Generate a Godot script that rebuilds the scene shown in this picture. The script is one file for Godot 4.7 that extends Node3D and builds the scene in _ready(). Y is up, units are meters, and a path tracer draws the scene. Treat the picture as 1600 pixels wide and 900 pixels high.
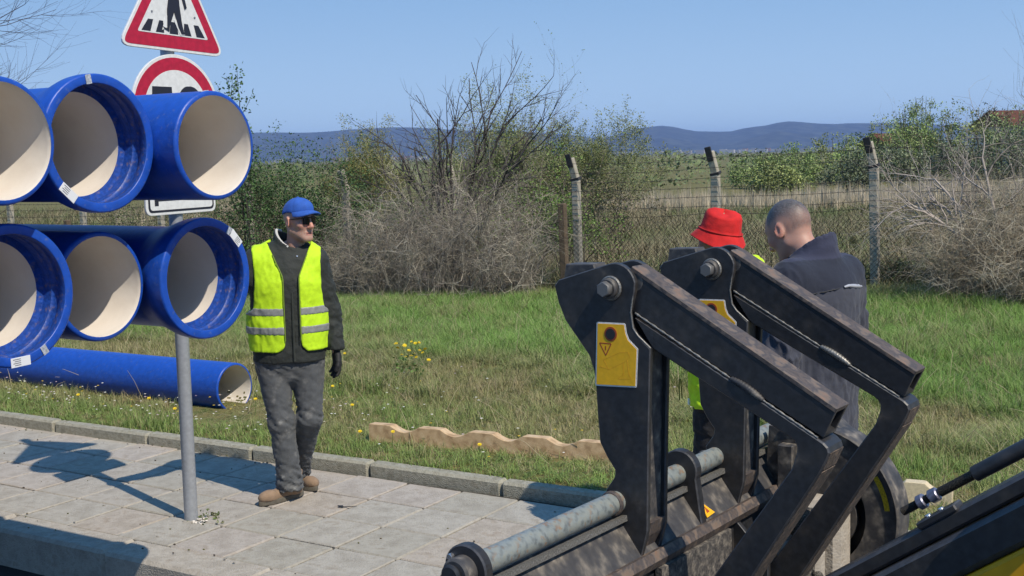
extends Node3D
# World axes: x runs along the road (kerbs, pipes, fence follow it), -z away across the pavement and the verge, y up; metres.

var taken := {}
var M := {}
var SUN_YAW := 0.0

# ------------------------------------------------------------------ mesh collecting
class MB:
	var v := PackedVector3Array()
	var n := PackedVector3Array()
	var c := PackedColorArray()
	var ix := PackedInt32Array()
	var col := Color(1, 1, 1)

	func tri(a: Vector3, b: Vector3, d: Vector3) -> void:      # counter-clockwise seen from outside, flat
		var q := (b - a).cross(d - a).normalized()
		var i := v.size()
		v.push_back(a); v.push_back(b); v.push_back(d)
		n.push_back(q); n.push_back(q); n.push_back(q)
		c.push_back(col); c.push_back(col); c.push_back(col)
		ix.push_back(i); ix.push_back(i + 2); ix.push_back(i + 1)

	func quad(a: Vector3, b: Vector3, d: Vector3, e: Vector3) -> void:
		tri(a, b, d)
		tri(a, d, e)

	func box(lo: Vector3, hi: Vector3, bev := 0.0, t := Transform3D()) -> void:
		var m := (lo + hi) * 0.5
		var h := (hi - lo) * 0.5
		var b := minf(bev, minf(h.x, minf(h.y, h.z)) * 0.9)
		var ax := [Vector3(1, 0, 0), Vector3(0, 1, 0), Vector3(0, 0, 1)]
		for k in 3:
			for s: float in [-1.0, 1.0]:
				var u: Vector3 = ax[(k + 1) % 3]
				var w: Vector3 = ax[(k + 2) % 3]
				var q: Vector3 = ax[k]
				var hu: Vector3 = u * (h.dot(u) - b)
				var hw: Vector3 = w * (h.dot(w) - b)
				var o: Vector3 = m + q * s * h.dot(q)
				if s > 0:
					quad(t * (o - hu - hw), t * (o + hu - hw), t * (o + hu + hw), t * (o - hu + hw))
				else:
					quad(t * (o - hu - hw), t * (o - hu + hw), t * (o + hu + hw), t * (o + hu - hw))
		if b <= 0.0:
			return
		var keep := col
		col.a = 0.5      # marks the worn edges
		for k in 3:
			var q: Vector3 = ax[k]
			var u: Vector3 = ax[(k + 1) % 3]
			var w: Vector3 = ax[(k + 2) % 3]
			var hq: Vector3 = q * (h.dot(q) - b)
			for su: float in [-1.0, 1.0]:
				for sw: float in [-1.0, 1.0]:
					var p1: Vector3 = m + u * su * h.dot(u) + w * sw * (h.dot(w) - b)
					var p2: Vector3 = m + u * su * (h.dot(u) - b) + w * sw * h.dot(w)
					if su * sw > 0:
						quad(t * (p1 - hq), t * (p2 - hq), t * (p2 + hq), t * (p1 + hq))
					else:
						quad(t * (p2 - hq), t * (p1 - hq), t * (p1 + hq), t * (p2 + hq))
		for sx: float in [-1.0, 1.0]:
			for sy: float in [-1.0, 1.0]:
				for sz: float in [-1.0, 1.0]:
					var p := Vector3(sx * h.x, sy * (h.y - b), sz * (h.z - b)) + m
					var r := Vector3(sx * (h.x - b), sy * h.y, sz * (h.z - b)) + m
					var g := Vector3(sx * (h.x - b), sy * (h.y - b), sz * h.z) + m
					if sx * sy * sz > 0:
						tri(t * p, t * r, t * g)
					else:
						tri(t * p, t * g, t * r)
		col = keep

	func surf(rows: Array, closed := false, flip := false) -> void:   # rows of points, smooth
		var w: int = rows[0].size()
		var base := v.size()
		var rn := rows.size()
		var acc := PackedVector3Array()
		acc.resize(rn * w)
		for j in rn:
			var row: PackedVector3Array = rows[j]
			v.append_array(row)
		for i in rn * w:
			c.push_back(col)
		var wide := w if closed else w - 1
		for j in rn - 1:
			for i in wide:
				var a := j * w + i
				var b := j * w + (i + 1) % w
				var d := a + w
				var e := b + w
				if flip:
					var s := a; a = b; b = s
					s = d; d = e; e = s
				var q := (v[base + b] - v[base + a]).cross(v[base + d] - v[base + a])
				var q2 := (v[base + e] - v[base + b]).cross(v[base + d] - v[base + b])
				acc[a] += q; acc[b] += q + q2; acc[d] += q + q2; acc[e] += q2
				ix.push_back(base + a); ix.push_back(base + d); ix.push_back(base + b)
				ix.push_back(base + b); ix.push_back(base + d); ix.push_back(base + e)
		for i in rn * w:
			n.push_back(acc[i].normalized() if acc[i].length_squared() > 1e-20 else Vector3.UP)

	# profile points (x = radius, y = along) turned about an axis through o towards d
	func lathe(prof: PackedVector2Array, sides: int, o := Vector3.ZERO, d := Vector3.UP, sharp := true) -> void:
		var b := basis_to(d)
		var parts := []
		if sharp:
			for i in prof.size() - 1:
				parts.push_back(PackedVector2Array([prof[i], prof[i + 1]]))
		else:
			parts.push_back(prof)
		for pr: PackedVector2Array in parts:
			var rows := []
			for p in pr:
				var row := PackedVector3Array()
				for k in sides:
					var a := TAU * k / sides
					row.push_back(o + b * Vector3(cos(a) * p.x, p.y, -sin(a) * p.x))
				rows.push_back(row)
			surf(rows, true)

	static func basis_to(d: Vector3) -> Basis:
		var y := d.normalized()
		var x := y.cross(Vector3(0, 0, 1))
		if x.length() < 0.05:
			x = y.cross(Vector3(1, 0, 0))
		x = x.normalized()
		return Basis(x, y, x.cross(y))

	func cyl(a: Vector3, b: Vector3, r: float, sides := 20, bev := 0.0, rb := -1.0) -> void:
		var l := a.distance_to(b)
		var r2 := r if rb < 0 else rb
		var p := PackedVector2Array([Vector2(0.0005, 0), Vector2(r - bev, 0)])
		if bev > 0:
			p.push_back(Vector2(r, bev)); p.push_back(Vector2(r2, l - bev))
		else:
			p.push_back(Vector2(r2, l))
		p.push_back(Vector2(r2 - bev, l)); p.push_back(Vector2(0.0005, l))
		lathe(p, sides, a, b - a)

	func tube(path: PackedVector3Array, rad: PackedFloat32Array, sides := 6) -> void:
		var rows := []
		var side := Vector3.ZERO
		for i in path.size():
			var d := (path[mini(i + 1, path.size() - 1)] - path[maxi(i - 1, 0)]).normalized()
			if i == 0:
				side = basis_to(d).x
			side = (side - d * side.dot(d)).normalized()
			var up := side.cross(d)
			var row := PackedVector3Array()
			for k in sides:
				var a := TAU * k / sides
				row.push_back(path[i] + (side * cos(a) - up * sin(a)) * rad[i])
			rows.push_back(row)
		surf(rows, true, true)

	func twig(a: Vector3, b: Vector3, ra: float, rb: float) -> void:   # three-sided, no ends
		var d := b - a
		var x := d.cross(Vector3(0.31, 0.2, 0.93)).normalized()
		var y := d.cross(x).normalized()
		var i := v.size()
		for k in 3:
			var q := x * cos(TAU * k / 3.0) + y * sin(TAU * k / 3.0)
			v.push_back(a + q * ra); v.push_back(b + q * rb)
			n.push_back(q); n.push_back(q)
			c.push_back(col); c.push_back(col)
		for k in 3:
			var p := i + k * 2
			var q := i + ((k + 1) % 3) * 2
			ix.push_back(p); ix.push_back(p + 1); ix.push_back(q)
			ix.push_back(q); ix.push_back(p + 1); ix.push_back(q + 1)

	func leaf(p: Vector3, d: Vector3, side: Vector3, l: float, w: float) -> void:
		var i := v.size()
		var q := side.cross(d).normalized()
		v.push_back(p); v.push_back(p + d * l * 0.5 + side * w * 0.5)
		v.push_back(p + d * l); v.push_back(p + d * l * 0.5 - side * w * 0.5)
		for k in 4:
			n.push_back(q); c.push_back(col)
		ix.push_back(i); ix.push_back(i + 2); ix.push_back(i + 1)
		ix.push_back(i); ix.push_back(i + 3); ix.push_back(i + 2)

	# polygon (counter-clockwise, in x y) pushed from z0 (back) to z1 (front), with a chamfer
	func prism(poly: PackedVector2Array, z0: float, z1: float, bev := 0.0, t := Transform3D()) -> void:
		var pl := poly
		if not Geometry2D.is_polygon_clockwise(pl) == false:
			pl = poly.duplicate()
			pl.reverse()
		var m := pl.size()
		var inn := PackedVector2Array()
		for i in m:
			var p := pl[i]
			var e1 := (p - pl[(i + m - 1) % m]).normalized()
			var e2 := (pl[(i + 1) % m] - p).normalized()
			var nn := Vector2(-e1.y - e2.y, e1.x + e2.x)
			var k := nn.length()
			inn.push_back(p + (nn / maxf(k, 0.3) * bev if k > 0.01 else Vector2.ZERO))
		var tr := Geometry2D.triangulate_polygon(inn)
		for i in range(0, tr.size(), 3):
			var a := inn[tr[i]]
			var b := inn[tr[i + 1]]
			var d := inn[tr[i + 2]]
			if (b - a).cross(d - a) < 0:
				var s := b; b = d; d = s
			tri(t * Vector3(a.x, a.y, z1), t * Vector3(b.x, b.y, z1), t * Vector3(d.x, d.y, z1))
			tri(t * Vector3(a.x, a.y, z0), t * Vector3(d.x, d.y, z0), t * Vector3(b.x, b.y, z0))
		for i in m:
			var j := (i + 1) % m
			var a := pl[i]
			var b := pl[j]
			if a.distance_squared_to(b) < 1e-12:
				continue
			quad(t * Vector3(a.x, a.y, z0 + bev), t * Vector3(b.x, b.y, z0 + bev), t * Vector3(b.x, b.y, z1 - bev), t * Vector3(a.x, a.y, z1 - bev))
			if bev > 0:
				var keep := col
				col.a = 0.5
				var a2 := inn[i]
				var b2 := inn[j]
				quad(t * Vector3(a.x, a.y, z1 - bev), t * Vector3(b.x, b.y, z1 - bev), t * Vector3(b2.x, b2.y, z1), t * Vector3(a2.x, a2.y, z1))
				quad(t * Vector3(a2.x, a2.y, z0), t * Vector3(b2.x, b2.y, z0), t * Vector3(b.x, b.y, z0 + bev), t * Vector3(a.x, a.y, z0 + bev))
				col = keep

	func commit(use_col := false) -> ArrayMesh:
		var a := []
		a.resize(Mesh.ARRAY_MAX)
		a[Mesh.ARRAY_VERTEX] = v
		a[Mesh.ARRAY_NORMAL] = n
		if use_col:
			a[Mesh.ARRAY_COLOR] = c
		a[Mesh.ARRAY_INDEX] = ix
		var m := ArrayMesh.new()
		m.add_surface_from_arrays(Mesh.PRIMITIVE_TRIANGLES, a)
		return m

# ------------------------------------------------------------------ smooth bodies: a distance field meshed by surface nets
class Field:
	var o: Vector3
	var h: float
	var nx: int
	var ny: int
	var nz: int
	var d := PackedFloat32Array()

	func _init(lo: Vector3, hi: Vector3, cell: float) -> void:
		o = lo; h = cell
		nx = int((hi.x - lo.x) / cell) + 2
		ny = int((hi.y - lo.y) / cell) + 2
		nz = int((hi.z - lo.z) / cell) + 2
		d.resize(nx * ny * nz)
		d.fill(1.0)

	# round cone from a to b; sx, sz flatten it (2 = half as wide that way)
	func cone(a: Vector3, b: Vector3, ra: float, rb: float, k := 0.02, sx := 1.0, sz := 1.0) -> void:
		var S := Vector3(sx, 1, sz)
		var m := maxf(ra, rb) + k + h * 2
		var lo := (Vector3(minf(a.x, b.x) - m / sx, minf(a.y, b.y) - m, minf(a.z, b.z) - m / sz) - o) / h
		var hi := (Vector3(maxf(a.x, b.x) + m / sx, maxf(a.y, b.y) + m, maxf(a.z, b.z) + m / sz) - o) / h
		var x0 := maxi(int(lo.x), 0)
		var x1 := mini(int(hi.x) + 1, nx - 1)
		var A := a * S
		var ba := (b - a) * S
		var bb := maxf(ba.length_squared(), 1e-9)
		for z in range(maxi(int(lo.z), 0), mini(int(hi.z) + 1, nz - 1) + 1):
			for y in range(maxi(int(lo.y), 0), mini(int(hi.y) + 1, ny - 1) + 1):
				var i := (z * ny + y) * nx + x0
				var p := Vector3((o.x + x0 * h) * sx, o.y + y * h, (o.z + z * h) * sz) - A
				var st := h * sx
				for x in range(x0, x1 + 1):
					var t := clampf(p.dot(ba) / bb, 0.0, 1.0)
					var q := (p - ba * t).length() - ra - (rb - ra) * t
					var e := d[i]
					var g := k - absf(q - e)
					d[i] = minf(q, e) - (g * g * 0.25 / k if g > 0 else 0.0)
					i += 1
					p.x += st

	func ell(cc: Vector3, r: Vector3, k := 0.015, B := Basis(), cut := false) -> void:
		var big := maxf(r.x, maxf(r.y, r.z)) + k + h * 2
		var lo := (cc - Vector3(big, big, big) - o) / h
		var hi := (cc + Vector3(big, big, big) - o) / h
		var BI := B.transposed()
		var s := minf(r.x, minf(r.y, r.z))
		for z in range(maxi(int(lo.z), 0), mini(int(hi.z) + 1, nz - 1) + 1):
			for y in range(maxi(int(lo.y), 0), mini(int(hi.y) + 1, ny - 1) + 1):
				for x in range(maxi(int(lo.x), 0), mini(int(hi.x) + 1, nx - 1) + 1):
					var i := (z * ny + y) * nx + x
					var p: Vector3 = BI * (o + Vector3(x, y, z) * h - cc)
					var k0 := (p / r).length()
					var k1 := (p / (r * r)).length()
					var q := k0 * (k0 - 1.0) / k1 if k1 > 1e-6 else -s
					var e := d[i]
					if cut:
						q = -q
						var g := k - absf(q - e)
						d[i] = maxf(q, e) + (g * g * 0.25 / k if g > 0 else 0.0)
					else:
						var g := k - absf(q - e)
						d[i] = minf(q, e) - (g * g * 0.25 / k if g > 0 else 0.0)

	func clip(f: Callable) -> void:       # keeps where f(point) < 0
		for z in nz:
			for y in ny:
				for x in nx:
					var i := (z * ny + y) * nx + x
					if d[i] < h * 3.0:
						d[i] = maxf(d[i], f.call(o + Vector3(x, y, z) * h))

	func grow(by: float) -> void:
		for i in d.size():
			d[i] -= by

	func copy() -> Field:
		var f := Field.new(o, o + Vector3.ONE * h, h)
		f.nx = nx; f.ny = ny; f.nz = nz
		f.d = d.duplicate()
		return f

	func mesh(mb: MB, T := Transform3D(), wob = null, paint = null) -> void:
		var id := PackedInt32Array()
		id.resize(d.size())
		id.fill(-1)
		var pv := PackedVector3Array()
		var pg := PackedVector3Array()
		var cells := PackedInt32Array()
		var lim := h * 2.0
		var sy := nx
		var sz := nx * ny
		for z in nz - 1:
			for y in ny - 1:
				var i := (z * ny + y) * nx - 1
				for x in nx - 1:
					i += 1
					if absf(d[i]) > lim:
						continue
					var a := d[i]; var b := d[i + 1]; var e := d[i + sy]; var f := d[i + sy + 1]
					var g := d[i + sz]; var j := d[i + sz + 1]; var k := d[i + sz + sy]; var l := d[i + sz + sy + 1]
					var neg := int(a < 0) + int(b < 0) + int(e < 0) + int(f < 0) + int(g < 0) + int(j < 0) + int(k < 0) + int(l < 0)
					if neg == 0 or neg == 8:
						continue
					var s := Vector3.ZERO
					var m := 0
					if (a < 0) != (b < 0): s += Vector3(a / (a - b), 0, 0); m += 1
					if (e < 0) != (f < 0): s += Vector3(e / (e - f), 1, 0); m += 1
					if (g < 0) != (j < 0): s += Vector3(g / (g - j), 0, 1); m += 1
					if (k < 0) != (l < 0): s += Vector3(k / (k - l), 1, 1); m += 1
					if (a < 0) != (e < 0): s += Vector3(0, a / (a - e), 0); m += 1
					if (b < 0) != (f < 0): s += Vector3(1, b / (b - f), 0); m += 1
					if (g < 0) != (k < 0): s += Vector3(0, g / (g - k), 1); m += 1
					if (j < 0) != (l < 0): s += Vector3(1, j / (j - l), 1); m += 1
					if (a < 0) != (g < 0): s += Vector3(0, 0, a / (a - g)); m += 1
					if (b < 0) != (j < 0): s += Vector3(1, 0, b / (b - j)); m += 1
					if (e < 0) != (k < 0): s += Vector3(0, 1, e / (e - k)); m += 1
					if (f < 0) != (l < 0): s += Vector3(1, 1, f / (f - l)); m += 1
					id[i] = pv.size()
					cells.push_back(i)
					pv.push_back(o + (Vector3(x, y, z) + s / m) * h)
					pg.push_back(Vector3(b + f + j + l - a - e - g - k, e + f + k + l - a - b - g - j, g + j + k + l - a - b - e - f).normalized())
		var base := mb.v.size()
		for i in pv.size():
			var p := pv[i]
			if paint != null:
				mb.c.push_back(paint.call(p))
			else:
				mb.c.push_back(mb.col)
			if wob != null:
				p += pg[i] * float(wob.call(p))
				pv[i] = p
			mb.v.push_back(T * p)
		var acc := PackedVector3Array()
		acc.resize(pv.size())
		for ci in cells:
			var a := d[ci] < 0
			for ax in 3:
				var st: int = [1, sy, sz][ax]
				if a == (d[ci + st] < 0):
					continue
				var s1: int = [sy, sz, 1][ax]
				var s2: int = [sz, 1, sy][ax]
				if ci - s1 - s2 < 0:
					continue
				var q0 := id[ci - s1 - s2]
				var q1 := id[ci - s2]
				var q2 := id[ci]
				var q3 := id[ci - s1]
				if q0 < 0 or q1 < 0 or q2 < 0 or q3 < 0:
					continue
				if not a:
					var s := q1; q1 = q3; q3 = s
				var f1 := (pv[q1] - pv[q0]).cross(pv[q2] - pv[q0])
				var f2 := (pv[q2] - pv[q0]).cross(pv[q3] - pv[q0])
				acc[q0] += f1 + f2; acc[q1] += f1; acc[q2] += f1 + f2; acc[q3] += f2
				mb.ix.append_array(PackedInt32Array([base + q0, base + q2, base + q1, base + q0, base + q3, base + q2]))
		for i in pv.size():
			mb.n.push_back((T.basis * (acc[i].normalized() if acc[i].length_squared() > 1e-24 else pg[i])).normalized())

# ------------------------------------------------------------------ naming
func numbered(s: String) -> String:
	if not taken.has(s):
		taken[s] = 0
		return s
	taken[s] += 1
	return "%s_%03d" % [s, taken[s]]

func obj(called: String, mb: MB, m: Material, parent: Node = self, use_col := false) -> MeshInstance3D:
	if m == M.get("steel_black"):        # paint rubbed through on the edges
		for i in mb.c.size():
			mb.c[i] = Color(1, 0.98, 0.95) if mb.c[i].a < 0.7 else Color(0.36, 0.36, 0.36)
		return put(called, mb.commit(true), m, parent)
	return put(called, mb.commit(use_col), m, parent)

func put(called: String, mesh: Mesh, m: Material, parent: Node = self) -> MeshInstance3D:
	var o := MeshInstance3D.new()
	o.mesh = mesh
	o.material_override = m
	if parent == self:
		o.name = numbered(called)
		add_child(o)
	else:
		o.name = called
		parent.add_child(o, true)
	return o

func node(called: String, parent: Node) -> Node3D:
	var o := Node3D.new()
	o.name = called
	parent.add_child(o, true)
	return o

func thing(called: String, label: String, category: String, at := Vector3.ZERO, turn := 0.0, group := "") -> Node3D:
	var o := Node3D.new()
	o.name = numbered(called)
	add_child(o)
	o.position = at
	o.rotation.y = turn
	return tag(o, label, category, group)

func tag(o: Node3D, label: String, category: String, group := "") -> Node3D:
	o.set_meta("label", label)
	o.set_meta("category", category)
	if group:
		o.set_meta("group", group)
	return o

func stuff(o: Node3D, label := "") -> Node3D:
	o.set_meta("kind", "stuff")
	if label:
		o.set_meta("label", label)
	return o

func structure(o: Node3D, label := "") -> Node3D:
	o.set_meta("kind", "structure")
	if label:
		o.set_meta("label", label)
	return o

# ------------------------------------------------------------------ materials
func lin(r: float, g: float, b: float) -> Color:
	return Color(r, g, b).linear_to_srgb()

func noise(sd: int, freq: float, stops: Array, size := 512, octaves := 4, kind := FastNoiseLite.TYPE_SIMPLEX_SMOOTH) -> NoiseTexture2D:
	var f := FastNoiseLite.new()
	f.seed = sd
	f.frequency = freq
	f.noise_type = kind
	f.fractal_octaves = octaves
	var t := NoiseTexture2D.new()
	t.width = size
	t.height = size
	t.seamless = true
	t.seamless_blend_skirt = 0.2
	t.noise = f
	var g := Gradient.new()
	var offs := PackedFloat32Array()
	var cols := PackedColorArray()
	for s in stops:
		offs.push_back(s[0])
		cols.push_back(s[1])
	g.offsets = offs
	g.colors = cols
	t.color_ramp = g
	return t

func grey(a: float, b: float) -> Array:
	return [[0.0, Color(a, a, a)], [1.0, Color(b, b, b)]]

# albedo (linear), roughness, metal; tex multiplies; scale in repeats per metre; over = second layer laid on by its alpha
func mat(c: Color, rough := 0.8, metal := 0.0, tex: Texture2D = null, scale := 1.0, bump: Texture2D = null, depth := 0.0, over: Texture2D = null) -> StandardMaterial3D:
	var m := StandardMaterial3D.new()
	m.albedo_color = c.linear_to_srgb()
	m.roughness = rough
	m.metallic = metal
	m.uv1_triplanar = true
	m.uv1_triplanar_sharpness = 4.0
	m.uv1_scale = Vector3.ONE * scale
	if tex:
		m.albedo_texture = tex
	if bump:
		m.heightmap_enabled = true
		m.heightmap_texture = bump
		m.heightmap_scale = depth
	if over:
		m.detail_enabled = true
		m.detail_albedo = over
		m.detail_blend_mode = BaseMaterial3D.BLEND_MODE_MIX
		m.detail_uv_layer = BaseMaterial3D.DETAIL_UV_1
	return m

func tinted(rough := 0.85, back := 0.0) -> StandardMaterial3D:     # colour from the vertices / copies
	var m := StandardMaterial3D.new()
	m.vertex_color_use_as_albedo = true
	m.roughness = rough
	m.metallic_specular = 0.3
	if back > 0:
		m.backlight_enabled = true
		m.backlight = Color(back, back, back)
	return m

func rounded(pts: PackedVector2Array, r: float, steps := 6) -> PackedVector2Array:
	var out := PackedVector2Array()
	var m := pts.size()
	for i in m:
		var p := pts[i]
		var a := (pts[(i + m - 1) % m] - p)
		var b := (pts[(i + 1) % m] - p)
		var half := absf(a.angle_to(b)) * 0.5
		var cut := minf(r / tan(half), minf(a.length(), b.length()) * 0.48)
		var p0 := p + a.normalized() * cut
		var p1 := p + b.normalized() * cut
		for k in steps + 1:
			var t := float(k) / steps
			out.push_back(p0.lerp(p, t).lerp(p.lerp(p1, t), t))
	return out

func circle(c: Vector2, r: float, n := 32, sx := 1.0) -> PackedVector2Array:
	var out := PackedVector2Array()
	for k in n:
		var a := TAU * k / n
		out.push_back(c + Vector2(cos(a) * sx, sin(a)) * r)
	return out

func pv2(a: Array) -> PackedVector2Array:
	var out := PackedVector2Array()
	for i in range(0, a.size(), 2):
		out.push_back(Vector2(a[i], a[i + 1]))
	return out

func hgt(x: float, z: float) -> float:       # height of the ground beyond the pavement
	var b := -z
	var far := smoothstep(9.0, 17.0, b)
	var y := 0.07 + 0.045 * minf(x + 4.5, 1.0) * far * (1.0 if x > -22 else 22.0 / maxf(-x, 1.0))
	y = maxf(y, -0.75)
	if b > 6.5:
		y += (sin(x * 1.3 + b * 0.7) * 0.018 + sin(x * 0.53 - b * 0.9 + 1.0) * 0.03) * smoothstep(6.5, 9.0, b)
	if b > 17:
		y += (sin(x * 0.19 + b * 0.13) * 0.12 + sin(b * 0.31) * 0.08) * smoothstep(17.0, 40.0, b)
	return y

func _ready() -> void:
	# camera
	var cam := Camera3D.new()
	cam.name = "camera"
	cam.position = Vector3(0, 2.03, 0)
	cam.basis = Basis(Vector3.UP, deg_to_rad(31.49)) * Basis(Vector3.RIGHT, -0.10749) * Basis(Vector3.BACK, -0.022)
	cam.fov = 26.64
	cam.near = 0.05
	cam.far = 30000.0
	cam.current = true
	add_child(cam)
	# sky and air
	var env := Environment.new()
	env.background_mode = Environment.BG_SKY
	var sky_mat := ProceduralSkyMaterial.new()
	sky_mat.sky_top_color = lin(0.056, 0.165, 0.355)
	sky_mat.sky_horizon_color = lin(0.325, 0.44, 0.565)
	sky_mat.sky_curve = 0.088
	sky_mat.ground_bottom_color = lin(0.12, 0.12, 0.09)
	sky_mat.ground_horizon_color = lin(0.34, 0.44, 0.58)
	sky_mat.ground_curve = 0.02
	sky_mat.sky_energy_multiplier = 1.0
	var sky := Sky.new()
	sky.sky_material = sky_mat
	env.sky = sky
	env.ambient_light_source = Environment.AMBIENT_SOURCE_SKY
	env.tonemap_mode = Environment.TONE_MAPPER_LINEAR
	env.tonemap_exposure = 1.82
	env.sdfgi_enabled = true
	env.ssao_enabled = true
	env.ssil_enabled = true
	env.fog_enabled = true
	env.fog_density = 0.00011
	env.fog_light_color = lin(0.36, 0.55, 1.0)
	var we := WorldEnvironment.new()
	we.name = "world_environment"
	we.environment = env
	add_child(we)
	# the sun: high, behind the camera on its right
	var sun := DirectionalLight3D.new()
	sun.name = "sun"
	sun.light_energy = 0.82
	sun.light_color = Color(1.0, 0.955, 0.88)
	sun.light_angular_distance = 0.5
	sun.shadow_enabled = true
	add_child(sun)
	var hz := Vector3(-0.9497, 0, -0.3157).normalized() * cos(deg_to_rad(50.0))
	sun.look_at_from_position(Vector3(20, 30, 20), Vector3(20, 30, 20) + Vector3(hz.x, -sin(deg_to_rad(50.0)), hz.z))

	materials()
	setting()
	fence()
	road_sign()
	pipes()
	loader()
	cradles()
	people()
	plants()
	grass()
	far_land()

func materials() -> void:
	var fine := noise(3, 0.05, grey(0.0, 1.0), 512, 5)
	var gritty := noise(4, 0.16, grey(0.0, 1.0), 512, 3)
	M.fine = fine
	M.gritty = gritty
	var conc := noise(11, 0.012, [[0.0, Color(0.88, 0.87, 0.85)], [0.45, Color(0.96, 0.955, 0.94)], [0.62, Color(1, 1, 0.99)], [1.0, Color(0.86, 0.83, 0.79)]], 512, 6)
	var smut := noise(15, 0.03, [[0.0, Color(0.3, 0.28, 0.25, 0.0)], [0.6, Color(0.3, 0.28, 0.25, 0.0)], [0.72, Color(0.4, 0.37, 0.33, 0.25)], [0.8, Color(0.5, 0.47, 0.43, 0.15)], [1.0, Color(0.75, 0.73, 0.68, 0.8)]], 1024, 5)
	M.slabs = []
	for t: Color in [Color(0.385, 0.355, 0.315), Color(0.405, 0.366, 0.33), Color(0.36, 0.338, 0.296), Color(0.39, 0.366, 0.327), Color(0.40, 0.356, 0.31)]:
		var m := mat(t, 0.9, 0.0, conc, 0.9, gritty, 0.35, smut)
		m.uv1_world_triplanar = true
		M.slabs.push_back(m)
	M.joint = mat(Color(0.06, 0.052, 0.042), 0.95, 0.0, conc, 3.0, gritty, 0.5)
	M.mortar = mat(Color(0.42, 0.40, 0.36), 0.95, 0.0, conc, 3.0, gritty, 0.5)
	var moss := noise(18, 0.02, [[0.0, Color(0.3, 0.31, 0.22, 0.45)], [0.38, Color(0.36, 0.35, 0.27, 0.15)], [0.5, Color(0.3, 0.3, 0.25, 0.0)], [0.75, Color(0.5, 0.48, 0.44, 0.0)], [1.0, Color(0.6, 0.58, 0.52, 0.5)]], 1024, 5)
	M.kerb = mat(Color(0.37, 0.355, 0.295), 0.92, 0.0, conc, 1.3, gritty, 0.6, moss)
	M.kerb.uv1_world_triplanar = true
	M.kerb_front = mat(Color(0.42, 0.385, 0.34), 0.92, 0.0, conc, 1.1, gritty, 0.5, smut)
	M.kerb_front.uv1_world_triplanar = true
	M.asphalt = mat(Color(0.06, 0.06, 0.062), 0.95, 0.0, noise(21, 0.3, grey(0.5, 1.0), 512, 2), 2.0, gritty, 0.8)
	M.soil = mat(Color(0.17, 0.165, 0.08), 1.0, 0.0, noise(22, 0.02, [[0.0, Color(0.6, 0.72, 0.4)], [0.5, Color(0.95, 0.9, 0.75)], [1.0, Color(1, 0.9, 0.7)]], 1024, 6), 0.25, gritty, 2.0)
	M.soil.uv1_world_triplanar = true
	# pipes
	M.blue = mat(Color(0.012, 0.085, 0.50), 0.42, 0.0, noise(31, 0.02, grey(0.86, 1.0), 512, 5), 1.5, fine, 0.06, noise(32, 0.018, [[0.0, Color(0.1, 0.2, 0.5, 0.0)], [0.66, Color(0.2, 0.3, 0.6, 0.0)], [0.78, Color(0.36, 0.42, 0.6, 0.22)], [1.0, Color(0.55, 0.55, 0.6, 0.5)]], 1024, 6))
	M.blue_inside = mat(Color(0.014, 0.085, 0.46), 0.5, 0.0, noise(33, 0.03, grey(0.7, 1.0), 512, 5), 2.5, fine, 0.15, noise(34, 0.02, [[0.0, Color(0.5, 0.42, 0.36, 0.0)], [0.6, Color(0.45, 0.4, 0.4, 0.0)], [0.75, Color(0.5, 0.42, 0.36, 0.35)], [1.0, Color(0.6, 0.5, 0.4, 0.7)]], 512, 6))
	M.lining = mat(Color(0.74, 0.685, 0.62), 0.8, 0.0, noise(35, 0.006, [[0.0, Color(0.93, 0.92, 0.91)], [0.5, Color(1, 1, 1)], [1.0, Color(0.97, 0.955, 0.94)]], 512, 5), 0.9, fine, 0.05)
	M.label_white = mat(Color(0.75, 0.76, 0.78), 0.5)
	M.ink = mat(Color(0.02, 0.02, 0.022), 0.6)
	M.print_grey = mat(Color(0.2, 0.2, 0.21), 0.6)
	M.paint_white = mat(Color(0.62, 0.66, 0.74), 0.6, 0.0, noise(36, 0.05, grey(0.6, 1.0), 256), 6.0)
	# sign
	M.galv = mat(Color(0.40, 0.42, 0.45), 0.45, 0.3, noise(41, 0.02, grey(0.88, 1.0), 512, 4), 3.0)
	M.plate_back = mat(Color(0.3, 0.31, 0.33), 0.5, 0.6)
	M.sheet_white = mat(Color(0.74, 0.75, 0.74), 0.35, 0.0, noise(42, 0.02, grey(0.92, 1.0), 256, 3), 5.0, noise(43, 0.12, grey(0, 1), 256, 1, FastNoiseLite.TYPE_CELLULAR), 0.05)
	M.sheet_red = mat(Color(0.50, 0.012, 0.045), 0.35, 0.0, noise(44, 0.02, grey(0.85, 1.0), 256, 3), 5.0)
	M.sheet_black = mat(Color(0.018, 0.018, 0.028), 0.4)
	# loader
	var dust := noise(51, 0.006, [[0.0, Color(0.32, 0.33, 0.36, 0.05)], [0.45, Color(0.36, 0.35, 0.35, 0.07)], [0.65, Color(0.42, 0.39, 0.36, 0.11)], [0.85, Color(0.46, 0.42, 0.38, 0.19)], [1.0, Color(0.52, 0.47, 0.42, 0.45)]], 1024, 7)
	var heavy := noise(52, 0.009, [[0.0, Color(0.30, 0.30, 0.32, 0.1)], [0.4, Color(0.36, 0.35, 0.35, 0.3)], [0.58, Color(0.42, 0.40, 0.38, 0.48)], [0.75, Color(0.52, 0.49, 0.45, 0.62)], [1.0, Color(0.66, 0.62, 0.57, 0.85)]], 1024, 8)
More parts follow.
